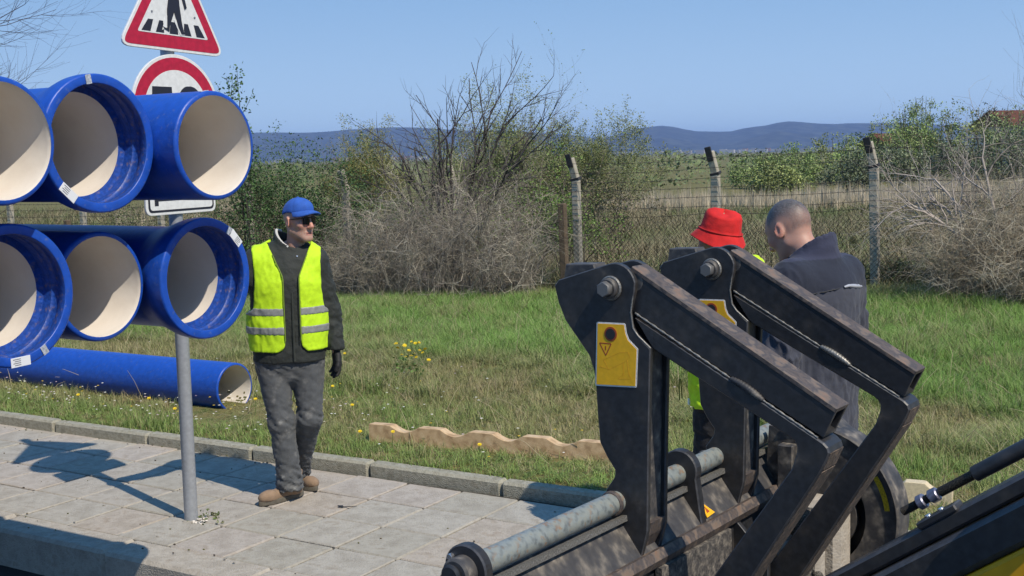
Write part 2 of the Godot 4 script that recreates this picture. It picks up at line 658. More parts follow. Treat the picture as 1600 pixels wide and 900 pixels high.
	var rusty := noise(53, 0.008, [[0.0, Color(0.34, 0.30, 0.29, 0.25)], [0.35, Color(0.44, 0.38, 0.34, 0.55)], [0.5, Color(0.36, 0.33, 0.33, 0.35)], [0.66, Color(0.50, 0.44, 0.39, 0.65)], [0.85, Color(0.54, 0.44, 0.37, 0.7)], [1.0, Color(0.6, 0.42, 0.3, 0.85)]], 1024, 7)
	var scuff := noise(54, 0.05, grey(0.62, 1.0), 512, 5)
	M.steel_black = mat(Color(0.078, 0.083, 0.098), 0.42, 0.0, scuff, 1.3, fine, 0.03, dust)
	M.steel_black.vertex_color_use_as_albedo = true
	M.steel_dusty = mat(Color(0.035, 0.036, 0.042), 0.6, 0.0, scuff, 1.7, fine, 0.06, heavy)
	M.steel_rusty = mat(Color(0.05, 0.045, 0.045), 0.65, 0.0, scuff, 1.9, fine, 0.06, rusty)
	M.steel_edge = mat(Color(0.34, 0.33, 0.31), 0.45, 0.5, scuff, 5.0, fine, 0.06)
	M.tube_grey = mat(Color(0.31, 0.33, 0.325), 0.5, 0.25, noise(55, 0.02, [[0.0, Color(0.62, 0.64, 0.66)], [0.5, Color(0.92, 0.94, 0.94)], [1.0, Color(1, 0.98, 0.92)]], 512, 5), 3.0, fine, 0.05, noise(56, 0.016, [[0.0, Color(0.5, 0.35, 0.2, 0.0)], [0.68, Color(0.5, 0.35, 0.2, 0.0)], [0.8, Color(0.58, 0.42, 0.26, 0.4)], [1.0, Color(0.6, 0.4, 0.2, 0.8)]], 512, 5))
	M.decal_yellow = mat(Color(0.95, 0.50, 0.012), 0.45, 0.0, noise(57, 0.02, grey(0.92, 1.0), 256, 4), 8.0)
	M.decal_red = mat(Color(0.36, 0.06, 0.015), 0.5)
	M.decal_line = mat(Color(0.78, 0.36, 0.012), 0.5)
	M.machine_yellow = mat(Color(0.82, 0.40, 0.012), 0.35, 0.0, noise(58, 0.01, grey(0.8, 1.0), 256, 4), 2.0)
	M.yellow_mark = mat(Color(0.75, 0.55, 0.015), 0.5, 0.0, scuff, 5.0)
	M.chrome = mat(Color(0.7, 0.7, 0.72), 0.22, 0.9)
	M.zinc = mat(Color(0.26, 0.26, 0.33), 0.35, 0.7)
	M.rubber = mat(Color(0.02, 0.02, 0.02), 0.75, 0.0, scuff, 6.0, fine, 0.1, dust)
	# timber
	M.wood = mat(Color(0.64, 0.49, 0.315), 0.85, 0.0, noise(61, 0.01, [[0.0, Color(0.72, 0.66, 0.6)], [0.5, Color(0.92, 0.88, 0.84)], [1.0, Color(1, 1, 1)]], 512, 5), 2.0, gritty, 0.2)
	M.wood_cut = mat(Color(0.72, 0.60, 0.40), 0.85, 0.0, noise(62, 0.03, grey(0.85, 1.0), 512, 5), 3.0, gritty, 0.15)
	# fence
	M.post = mat(Color(0.40, 0.37, 0.31), 0.95, 0.0, conc, 1.0, fine, 0.15)
	M.post_dark = mat(Color(0.03, 0.03, 0.035), 0.8, 0.0, conc, 1.0)
	M.wire = mat(Color(0.045, 0.04, 0.04), 0.8, 0.2)
	M.rust_post = mat(Color(0.13, 0.095, 0.065), 0.95, 0.0, conc, 1.0, gritty, 0.8)

func setting() -> void:
	# the land: one sheet from the road to the horizon
	var mb := MB.new()
	var xs := PackedFloat32Array()
	var zs := PackedFloat32Array()
	var x := -40.0
	while x < 12.0:
		xs.push_back(x)
		x += 0.5
	for e: float in [14, 20, 30, 50, 90, 200, 500, 1500, 5000, 12000]:
		xs.push_back(e)
		xs.push_back(-e - 26.0)
	xs.sort()
	var b := 6.14
	while b < 24.0:
		zs.push_back(b)
		b += 0.4 if b > 6.2 else 0.2
	for e: float in [26, 29, 33, 38, 44, 52, 62, 75, 95, 130, 200, 400, 900, 2000, 4500, 9500, 14000]:
		zs.push_back(e)
	var rows := []
	for bb in zs:
		var row := PackedVector3Array()
		for xx in xs:
			row.push_back(Vector3(xx, hgt(xx, -bb) if bb > 6.2 else 0.045, -bb if bb > 6.2 else -6.12 - (clampf(xx, -16.0, 3.0) + 4.3) * 0.0227))
		rows.push_back(row)
	mb.surf(rows)
	structure(obj("ground", mb, M.soil), "grassy verge and open field running to the far hills")
	# road
	mb = MB.new()
	mb.surf([PackedVector3Array([Vector3(-60, -0.22, 40), Vector3(40, -0.22, 40)]), PackedVector3Array([Vector3(-60, -0.22, -4.3), Vector3(40, -0.22, -4.3)])])
	structure(obj("road", mb, M.asphalt), "dark asphalt road in front of the kerb")
	# pavement: bed, and slabs laid one by one
	var pave := Node3D.new()
	pave.name = "pavement"
	add_child(pave)
	structure(pave, "pavement of square grey concrete slabs between two kerbs")
	mb = MB.new()
	mb.box(Vector3(-60, -0.3, -6.09), Vector3(40, -0.016, -4.43))
	obj("bed", mb, M.joint, pave)
	mb = MB.new()
	mb.box(Vector3(-60, -0.05, -4.47), Vector3(40, -0.005, -4.43))
	obj("mortar_joint", mb, M.mortar, pave)
	var rng := RandomNumberGenerator.new()
	rng.seed = 5
	var shapes := []
	for k in 5:
		var s := MB.new()
		s.box(Vector3(-0.1985 + rng.randf() * 0.003, -0.05, -0.1985 + rng.randf() * 0.003), Vector3(0.1985 - rng.randf() * 0.003, 0, 0.1985 - rng.randf() * 0.003), 0.005 + 0.003 * rng.randf())
		shapes.push_back(s.commit())
	for j in 4:
		for i in range(-17, 16):
			var p := Vector3(-4.90 + (i + 0.5) * 0.407, 0.0, -5.641 + (j - 0.5) * 0.407)
			if j == 0:
				p.z += 0.003
			var o := put("slab", shapes[rng.randi() % 5], M.slabs[rng.randi() % 5], pave)
			o.position = p + Vector3(0, rng.randf_range(-0.004, 0.001), 0)
			o.rotation = Vector3(rng.randf_range(-0.006, 0.006), rng.randf_range(-0.004, 0.004) + (PI / 2) * (rng.randi() % 4), rng.randf_range(-0.006, 0.006))
	# rear kerb: stones on edge, standing above the slabs
	var rear := Node3D.new()
	rear.name = "rear_kerb"
	add_child(rear)
	structure(rear, "grey concrete edging kerb between pavement and grass")
	var stone := MB.new()
	stone.box(Vector3(-0.497, -0.2, -0.05), Vector3(0.497, 0.082, 0.05), 0.016)
	var sm := stone.commit()
	for i in range(-9, 8):
		var o := put("kerb_stone", sm, M.kerb, rear)
		o.position = Vector3(-4.84 + 0.5 + i * 1.0, rng.randf_range(-0.006, 0.004), -6.105 - (i + 0.96) * 0.0227 + rng.randf_range(-0.004, 0.004))
		o.rotation = Vector3(rng.randf_range(-0.03, 0.03), 0.0227 + rng.randf_range(-0.004, 0.004), rng.randf_range(-0.004, 0.004))
	# front kerb along the road
	var front := Node3D.new()
	front.name = "front_kerb"
	add_child(front)
	structure(front, "pale concrete kerb stones stepping down to the road")
	stone = MB.new()
	stone.box(Vector3(-0.496, -0.4, -0.12), Vector3(0.496, 0.0, 0.12), 0.018)
	sm = stone.commit()
	for i in range(-9, 9):
		var o := put("kerb_stone", sm, M.kerb_front, front)
		o.position = Vector3(-4.66 + i * 1.0, -0.002 + rng.randf_range(-0.004, 0.004), -4.318 + rng.randf_range(-0.004, 0.004))
		o.rotation = Vector3(rng.randf_range(-0.008, 0.008), rng.randf_range(-0.004, 0.004), rng.randf_range(-0.005, 0.005))

func fence() -> void:
	var f := thing("fence", "old concrete-post fence of chain link with barbed wire strands above", "fence")
	var Z := -17.16
	var rng := RandomNumberGenerator.new()
	rng.seed = 9
	var xs := []
	var tops := {}
	for k in range(-12, 3):
		var x := -4.52 + 2.362 * k
		xs.push_back(x)
		tops[x] = clampf(2.02 + 0.026 * (x + 4.5), 1.35, 2.05) + rng.randf_range(-0.03, 0.03)
	for i in xs.size():
		var x: float = xs[i]
		var y0 := hgt(x, Z) - 0.3
		var top: float = tops[x] - 0.22
		var mb := MB.new()
		var lean := rng.randf_range(-0.02, 0.02)
		var T := Transform3D(Basis(Vector3.BACK, lean + 0.015), Vector3(x, 0, Z))
		mb.box(Vector3(-0.06, y0, -0.055), Vector3(0.06, top, 0.055), 0.012, T)
		# the bent arm at the top, leaning over the field's outer side
		var A := T * Transform3D(Basis(Vector3.BACK, 0.17) * Basis(Vector3.RIGHT, 0.18), Vector3(0, top - 0.02, 0))
		mb.box(Vector3(-0.055, 0, -0.05), Vector3(0.055, 0.34, 0.05), 0.012, A)
		var o := obj("post", mb, M.post, f)
		if i in [10, 12, 11]:
			mb = MB.new()
			mb.box(Vector3(-0.05, 0.2, 0.051), Vector3(0.05, 0.42, 0.075), 0.008, A)
			obj("arm_wrap", mb, M.post_dark, o)
			mb = MB.new()
			mb.box(Vector3(-0.07, -0.02, -0.062), Vector3(0.075, 0.02, 0.062), 0.004, A)
			obj("bracket", mb, M.post_dark, o)
	# strands
	var heights := [2.02, 1.87, 1.72, 1.58, 1.44, 1.30, 1.20]
	for hh: float in heights:
		var path := PackedVector3Array()
		var rad := PackedFloat32Array()
		for i in xs.size() - 1:
			var x0: float = xs[i]
			var x1: float = xs[i + 1]
			var ya: float = tops[x0] - 2.02 + hh
			var yb: float = tops[x1] - 2.02 + hh
			for s in 8:
				var t := s / 8.0
				path.push_back(Vector3(lerpf(x0, x1, t), lerpf(ya, yb, t) - sin(t * PI) * (0.03 + 0.02 * sin(hh * 40.0 + i)), Z + 0.075 + maxf(0.0, hh - 1.8) * 0.4))
				rad.push_back(0.0032)
		var mb := MB.new()
		mb.tube(path, rad, 4)
		for p in path.size() * 2:
			var q: Vector3 = path[p / 2] + Vector3(0.15 * (p % 2), 0, 0)
			mb.twig(q + Vector3(-0.012, -0.018, 0.006), q + Vector3(0.012, 0.018, -0.006), 0.0022, 0.0015)
			mb.twig(q + Vector3(0.012, -0.018, -0.006), q + Vector3(-0.012, 0.018, 0.006), 0.0022, 0.0015)
		obj("barbed_wire", mb, M.wire, f)
	# chain link: two families of slanting wires
	var mb := MB.new()
	var cell := 0.075
	for fam: float in [-1.0, 1.0]:
		var x := -33.0
		while x < 1.0:
			var xa := x
			var xb := x + fam * 1.2
			var ta := 1.12 + clampf(0.026 * (xa + 4.5), -0.6, 0.03)
			mb.twig(Vector3(xa, ta - 1.22, Z + 0.062 + 0.004 * fam), Vector3(xb, ta - 0.02, Z + 0.062 + 0.004 * fam), 0.0025, 0.0025)
			x += cell
	stuff(obj("chain_link", mb, M.wire, f))
	# a lone short rusty post in front, another at the left
	for p: Array in [[-8.97, -16.2, 1.31, "brown weathered short post standing before the fence beside the bramble"], [-16.7, -16.3, 1.05, "dark brown short post seen beside the pipes' right end"], [-20.6, -16.4, 0.95, "dark short post seen between the two pipe rows"]]:
		mb = MB.new()
		var y0 := hgt(p[0], p[1]) - 0.2
		mb.box(Vector3(-0.06, y0, -0.05), Vector3(0.06, p[2], 0.05), 0.015, Transform3D(Basis(Vector3.BACK, 0.02), Vector3(p[0], 0, p[1])))
		tag(obj("short_post", mb, M.rust_post), p[3], "post", "short posts before the fence")

func road_sign() -> void:
	var s := thing("road_sign", "galvanised pole carrying crossing warning, 50 limit and small white plate", "road sign", Vector3(-5.155, 0, -4.832))
	var mb := MB.new()
	mb.cyl(Vector3(0, -0.1, 0), Vector3(0, 3.35, 0), 0.038, 28, 0.003)
	obj("pole", mb, M.galv, s)
	# plates face along +x (towards the oncoming traffic), a little turned
	var turn := Basis(Vector3.UP, PI / 2 - deg_to_rad(2.0))
	# --- triangle
	var T := Transform3D(turn * Basis(Vector3.BACK, -0.035), Vector3(0.05, 2.645, 0))
	var tri := PackedVector2Array([Vector2(-0.375, 0), Vector2(0.375, 0), Vector2(0, 0.65)])
	mb = MB.new()
	mb.prism(rounded(tri, 0.05), -0.012, 0.002, 0.002, T)
	var p := obj("triangle_plate", mb, M.sheet_white, s)
	mb = MB.new()
	mb.prism(shrink(rounded(tri, 0.05), 0.016), 0.001, 0.0035, 0.0, T)
	obj("red_border", mb, M.sheet_red, p)
	mb = MB.new()
	var inner := PackedVector2Array([Vector2(-0.248, 0.086), Vector2(0.248, 0.086), Vector2(0, 0.516)])
	mb.prism(rounded(inner, 0.008, 3), 0.002, 0.005, 0.0, T)
	obj("white_field", mb, M.sheet_white, p)
	for q: Array in [[-0.222, -0.162, -0.142, -0.176], [-0.125, -0.068, -0.074, -0.1], [-0.03, 0.03, 0.022, -0.022], [0.068, 0.125, 0.1, 0.074], [0.162, 0.222, 0.176, 0.142]]:
		mb = MB.new()
		mb.prism(PackedVector2Array([Vector2(q[0], 0.094), Vector2(q[1], 0.094), Vector2(q[2], 0.158), Vector2(q[3], 0.158)]), 0.004, 0.0065, 0.0, T)
		obj("crossing_stripe", mb, M.sheet_black, p)
	mb = MB.new()
	# white halo so that the feet stand clear of the stripes
	for q: Array in [[-0.083, 0.108, -0.045, 0.126, -0.02, 0.19, -0.055, 0.19], [0.078, 0.096, 0.045, 0.09, 0.0, 0.17, 0.045, 0.18]]:
		mb.prism(pv2(q), 0.005, 0.0075, 0.0, T)
	obj("halo", mb, M.sheet_white, p)
	mb = MB.new()
	mb.prism(pv2([-0.048, 0.118, -0.078, 0.128, -0.07, 0.118, -0.034, 0.104, -0.03, 0.135, 0.003, 0.215, 0.03, 0.135, 0.052, 0.098, 0.083, 0.1, 0.08, 0.108, 0.068, 0.112, 0.055, 0.16, 0.04, 0.255, 0.034, 0.36, -0.034, 0.36, -0.034, 0.29, -0.045, 0.225]), 0.006, 0.0095, 0.0, T)
	mb.prism(pv2([0.036, 0.36, 0.078, 0.235, 0.092, 0.245, 0.06, 0.36]), 0.006, 0.0095, 0.0, T)
	mb.prism(pv2([-0.036, 0.36, -0.036, 0.325, -0.085, 0.285, -0.1, 0.30, -0.06, 0.345]), 0.006, 0.0095, 0.0, T)
	mb.prism(circle(Vector2(0.0, 0.40), 0.03, 20), 0.006, 0.0095, 0.0, T)
	obj("walking_figure", mb, M.sheet_black, p)
	for q: Vector2 in [Vector2(-0.15, 0.2), Vector2(0.15, 0.2)]:
		mb = MB.new()
		mb.cyl(T * Vector3(q.x, q.y, 0.004), T * Vector3(q.x, q.y, 0.008), 0.006, 10)
		obj("rivet", mb, M.plate_back, p)
	# --- circle
	T = Transform3D(turn, Vector3(0.05, 2.318, 0))
	mb = MB.new()
	mb.prism(circle(Vector2.ZERO, 0.312, 64), -0.012, 0.002, 0.002, T)
	p = obj("round_plate", mb, M.sheet_white, s)
	mb = MB.new()
	mb.prism(circle(Vector2.ZERO, 0.294, 64), 0.001, 0.0035, 0.0, T)
	obj("red_ring", mb, M.sheet_red, p)
	mb = MB.new()
	mb.prism(circle(Vector2.ZERO, 0.226, 64), 0.002, 0.005, 0.0, T)
	obj("white_field", mb, M.sheet_white, p)
	var tm := TextMesh.new()
	var fo := SystemFont.new()
	fo.font_names = PackedStringArray(["Droid Sans"])
	fo.font_weight = 700
	tm.font = fo
	tm.text = "50"
	tm.font_size = 64
	tm.pixel_size = 0.0056
	tm.depth = 0.004
	var o := put("number", tm, M.sheet_black, p)
	o.transform = T * Transform3D(Basis(), Vector3(0, 0.0, 0.006))
	# --- small plate under them
	T = Transform3D(turn * Basis(Vector3.BACK, 0.012), Vector3(0.05, 1.9, 0))
	var re := func(w: float, h: float) -> PackedVector2Array: return PackedVector2Array([Vector2(-w, -h), Vector2(w, -h), Vector2(w, h), Vector2(-w, h)])
	mb = MB.new()
	mb.prism(rounded(re.call(0.25, 0.145), 0.04), -0.012, 0.002, 0.002, T)
	p = obj("small_plate", mb, M.sheet_white, s)
	mb = MB.new()
	mb.prism(rounded(re.call(0.234, 0.129), 0.028), 0.001, 0.0035, 0.0, T)
	obj("black_border", mb, M.sheet_black, p)
	mb = MB.new()
	mb.prism(rounded(re.call(0.222, 0.117), 0.02), 0.002, 0.005, 0.0, T)
	obj("white_field", mb, M.sheet_white, p)
	mb = MB.new()
	mb.prism(pv2([-0.192, -0.093, -0.166, -0.093, -0.166, -0.068, 0.17, -0.068, 0.17, -0.02, -0.192, -0.02]), 0.004, 0.0065, 0.0, T)
	obj("symbol", mb, M.sheet_black, p)
	# clamps
	for y: float in [2.72, 3.05, 2.2, 2.45, 1.84, 1.97]:
		mb = MB.new()
		mb.cyl(Vector3(0, y - 0.013, 0), Vector3(0, y + 0.013, 0), 0.043, 24, 0.002)
		mb.box(Vector3(0.03, y - 0.012, -0.05), Vector3(0.041, y + 0.012, 0.05), 0.002)
		obj("clamp", mb, M.plate_back, s)

func shrink(pl: PackedVector2Array, d: float) -> PackedVector2Array:
	var r := Geometry2D.offset_polygon(pl, -d)
	return r[0] if r.size() else pl

func pipes() -> void:
	var R := 0.2175
	var RS := 0.2575
	var RI := 0.199
	# spigot pipe: outer end at x = 0, running to -x; socket pipe likewise
	var kinds := {}
	for k: String in ["spigot", "socket"]:
		var outer := PackedVector2Array()
		var inside := PackedVector2Array()
		if k == "spigot":
			outer = PackedVector2Array([Vector2(RI, 0.0), Vector2(R - 0.007, 0.0), Vector2(R - 0.001, 0.007), Vector2(R, 0.012), Vector2(R, 5.98)])
			inside = PackedVector2Array([Vector2(RI - 0.003, 5.9), Vector2(RI - 0.003, 0.02), Vector2(RI + 0.003, 0.0005)])
		else:
			outer = PackedVector2Array([Vector2(RS - 0.036, 0.004), Vector2(RS - 0.033, 0.0), Vector2(RS - 0.008, 0.0), Vector2(RS - 0.001, 0.004), Vector2(RS, 0.012), Vector2(RS, 0.045), Vector2(RS - 0.004, 0.075), Vector2(RS - 0.016, 0.115), Vector2(RS - 0.03, 0.155), Vector2(R + 0.004, 0.195), Vector2(R, 0.22), Vector2(R, 5.98)])
			inside = PackedVector2Array([Vector2(RI - 0.003, 5.9), Vector2(RI - 0.003, 0.135)])
		var mb := MB.new()
		mb.lathe(outer, 64, Vector3.ZERO, Vector3(-1, 0, 0), false)
		kinds[k + "_barrel"] = mb.commit()
		mb = MB.new()
		mb.lathe(inside, 64, Vector3.ZERO, Vector3(-1, 0, 0), false)
		kinds[k + "_lining"] = mb.commit()
		if k == "socket":
			mb = MB.new()
			mb.lathe(PackedVector2Array([Vector2(RI - 0.003, 0.135), Vector2(RI + 0.007, 0.133), Vector2(RI + 0.024, 0.129), Vector2(RI + 0.026, 0.088), Vector2(RI + 0.025, 0.086)]), 64, Vector3.ZERO, Vector3(-1, 0, 0), true)
			mb.lathe(PackedVector2Array([Vector2(RI + 0.025, 0.086), Vector2(RI + 0.036, 0.078), Vector2(RI + 0.036, 0.045), Vector2(RI + 0.022, 0.038), Vector2(RI + 0.0205, 0.012), Vector2(RS - 0.036, 0.004)]), 64, Vector3.ZERO, Vector3(-1, 0, 0), false)
			kinds["socket_chamber"] = mb.commit()
	var list := [
		["spigot", -3.556, 2.10, -3.565, "blue pipe at the right end of the upper row showing its plain cut end", [[100.0, true]]],
		["socket", -3.668, 2.112, -3.09, "blue pipe with flared socket in the middle of the upper row", [[-132.0, false], [100.0, true]]],
		["spigot", -3.602, 2.12, -2.62, "blue pipe at the left of the upper row cut by the picture edge", []],
		["socket", -3.778, 1.546, -3.70, "blue pipe with flared socket at the right end of the lower row", [[42.0, false], [54.0, true]]],
		["spigot", -3.873, 1.556, -3.225, "blue pipe with plain end in the middle of the lower row", []],
		["socket", -3.766, 1.575, -2.75, "blue pipe with flared socket at the left of the lower row with dirty inside", [[-88.0, false], [-62.0, true]]],
	]
	for d: Array in list:
		var t := thing("water_pipe", d[4], "pipe", Vector3(d[1], d[2], d[3]), 0.0, "blue pipes stacked on the trailer")
		put("barrel", kinds[d[0] + "_barrel"], M.blue, t)
		put("lining", kinds[d[0] + "_lining"], M.lining, t)
		if d[0] == "socket":
			put("socket_chamber", kinds["socket_chamber"], M.blue_inside, t)
		for l: Array in d[5]:
			var a := deg_to_rad(l[0])      # 0 = far side (-z), 90 = up
			var dirv := Vector3(0, sin(a), -cos(a))
			var mb := MB.new()
			if d[0] == "socket":
				# on the flat front face of the socket
				var w := 0.045 if not l[1] else 0.014
				var T := Transform3D(Basis(dirv.cross(Vector3(1, 0, 0)), dirv, Vector3(1, 0, 0)), dirv * (RS - 0.021))
				mb.box(Vector3(-w * 0.9, -0.016, 0.001), Vector3(w * 0.9, 0.019, 0.003), 0.0005, T)
				var o := obj("label" if not l[1] else "paint_mark", mb, M.label_white if not l[1] else M.paint_white, t)
				if not l[1]:
					mb = MB.new()
					for k in 4:
						mb.box(Vector3(0.0, -0.011 + k * 0.007, 0.003), Vector3(0.032 - 0.006 * (k % 2), -0.008 + k * 0.007, 0.0034), 0.0, T)
					obj("print", mb, M.print_grey, o)
			else:
				for k in 2:
					mb.tube(PackedVector3Array([Vector3(-0.05 - 0.012 * k, 0, 0) + Vector3(0, R * sin(a - 0.2 - 0.1 * k) + 0.001, -R * cos(a - 0.2 - 0.1 * k)), Vector3(-0.03 - 0.012 * k, 0, 0) + Vector3(0, R + 0.001, 0), Vector3(-0.012, R * sin(a + 0.1) + 0.001, -R * cos(a + 0.1))]), PackedFloat32Array([0.002, 0.003, 0.002]), 5)
				obj("paint_mark", mb, M.paint_white, t)
	# the one on the grass
	var g := thing("water_pipe", "single blue pipe lying in the grass behind the sign pole", "pipe", Vector3(-7.0, hgt(-7.2, -7.1) + 0.15, -7.1))
	g.rotation = Vector3(0, -0.012, 0.008)
	var f := 0.2 / R
	var b := put("barrel", kinds["spigot_barrel"], M.blue, g)
	b.scale = Vector3(1, f, f)
	b = put("lining", kinds["spigot_lining"], M.lining, g)
	b.scale = Vector3(1, f, f)
	var mb := MB.new()
	var rng := RandomNumberGenerator.new()
	rng.seed = 3
	for k in 46:
		var a := deg_to_rad(rng.randf_range(-150, -20))
		var r := RI * f - 0.004
		var x0 := -rng.randf() * rng.randf() * 0.35 - 0.01
		var l := rng.randf_range(0.008, 0.03)
		mb.box(Vector3(-l, -rng.randf_range(0.004, 0.01), -0.002), Vector3(l * 0.4, rng.randf_range(0.004, 0.01), 0.001), 0.0, Transform3D(Basis(Vector3.RIGHT, rng.randf_range(-0.0, 0.0)) * Basis(Vector3(1, 0, 0), Vector3(0, cos(a), sin(a)), Vector3(0, -sin(a), cos(a))) , Vector3(x0, r * sin(a), -r * cos(a))))
	stuff(obj("dirt_flecks", mb, M.soil, g))
	# trailer that carries the stack, and the timbers under and between the rows (left of the picture)
	for q: Array in [[-6.6, 1.795, "lower timber", 0.03], [-9.0, 1.795, "", 0.03], [-6.6, 1.24, "", 0.045], [-9.0, 1.24, "", 0.045]]:
		mb = MB.new()
		var mid: float = q[1]
		if mid > 1.5:
			mid = 1.832
		mb.box(Vector3(-0.06, mid - q[3], -1.05), Vector3(0.06, mid + q[3], 1.05), 0.008)
		var o := obj("timber_bearer", mb, M.wood)
		o.position = Vector3(q[0], 0, -3.15)
		tag(o, ("square timber between the two pipe rows" if mid > 1.5 else "square timber under the lower pipe row") + (" nearer the pipe ends" if q[0] > -8.0 else " farther from the pipe ends"), "timber", "timbers of the pipe stack")
	var tr := thing("flatbed_trailer", "low flat trailer under the far end of the pipe stack", "trailer", Vector3(-9.4, -0.22, -3.15))
	mb = MB.new()
	mb.box(Vector3(-3.2, 1.28, -1.15), Vector3(3.1, 1.415, 1.15), 0.01)
	obj("deck", mb, M.steel_dusty, tr)
	for s: float in [-0.5, 0.5]:
		mb = MB.new()
		mb.box(Vector3(-3.1, 0.95, s - 0.06), Vector3(3.0, 1.278, s + 0.06), 0.01)
		obj("chassis_beam", mb, M.steel_black, tr)
	for xx: float in [0.6, 1.8]:
		for s: float in [-0.98, 0.98]:
			mb = MB.new()
			mb.cyl(Vector3(xx, 0.5, s - 0.14), Vector3(xx, 0.5, s + 0.14), 0.5, 36, 0.05)
			obj("wheel", mb, M.rubber, tr)
		mb = MB.new()
		mb.cyl(Vector3(xx, 0.5, -0.95), Vector3(xx, 0.5, 0.95), 0.06, 12)
		mb.box(Vector3(xx - 0.05, 0.5, -0.56), Vector3(xx + 0.05, 0.952, -0.44))
		mb.box(Vector3(xx - 0.05, 0.5, 0.44), Vector3(xx + 0.05, 0.952, 0.56))
		obj("axle", mb, M.steel_black, tr)

func cradles() -> void:
	# scalloped timbers that held pipes, thrown in the grass
	for q: Array in [[-5.25, -6.64, -3.3, -6.88, 5, "long scalloped timber pipe cradle lying along the kerb in the grass"], [-1.85, -6.74, -1.36, -6.80, 2, "scalloped timber piece in the grass behind the loader"]]:
		var a := Vector3(q[0], 0, q[1])
		var e := Vector3(q[2], 0, q[3])
		var L := a.distance_to(e)
		var poly := PackedVector2Array([Vector2(0, -0.03), Vector2(L, -0.03)])
		var per: float = L / q[4]
		var n := 14 * int(q[4])
		for i in n + 1:
			var t := 1.0 - float(i) / n
			var ph := fposmod(t * L / per, 1.0)
			var y := 0.155
			if ph > 0.42:
				y -= 0.042 * sin((ph - 0.42) / 0.58 * PI)
			poly.push_back(Vector2(t * L, y))
		var mb := MB.new()
		mb.prism(poly, -0.045, 0.045, 0.003)
		var o := obj("pipe_cradle", mb, M.wood_cut if q[4] == 2 else M.wood)
		o.position = a + Vector3(0, 0.035, 0)
		o.rotation = Vector3(-0.06, -atan2(e.z - a.z, e.x - a.x), 0.0)
		tag(o, q[5], "timber", "scalloped pipe cradles in the grass")

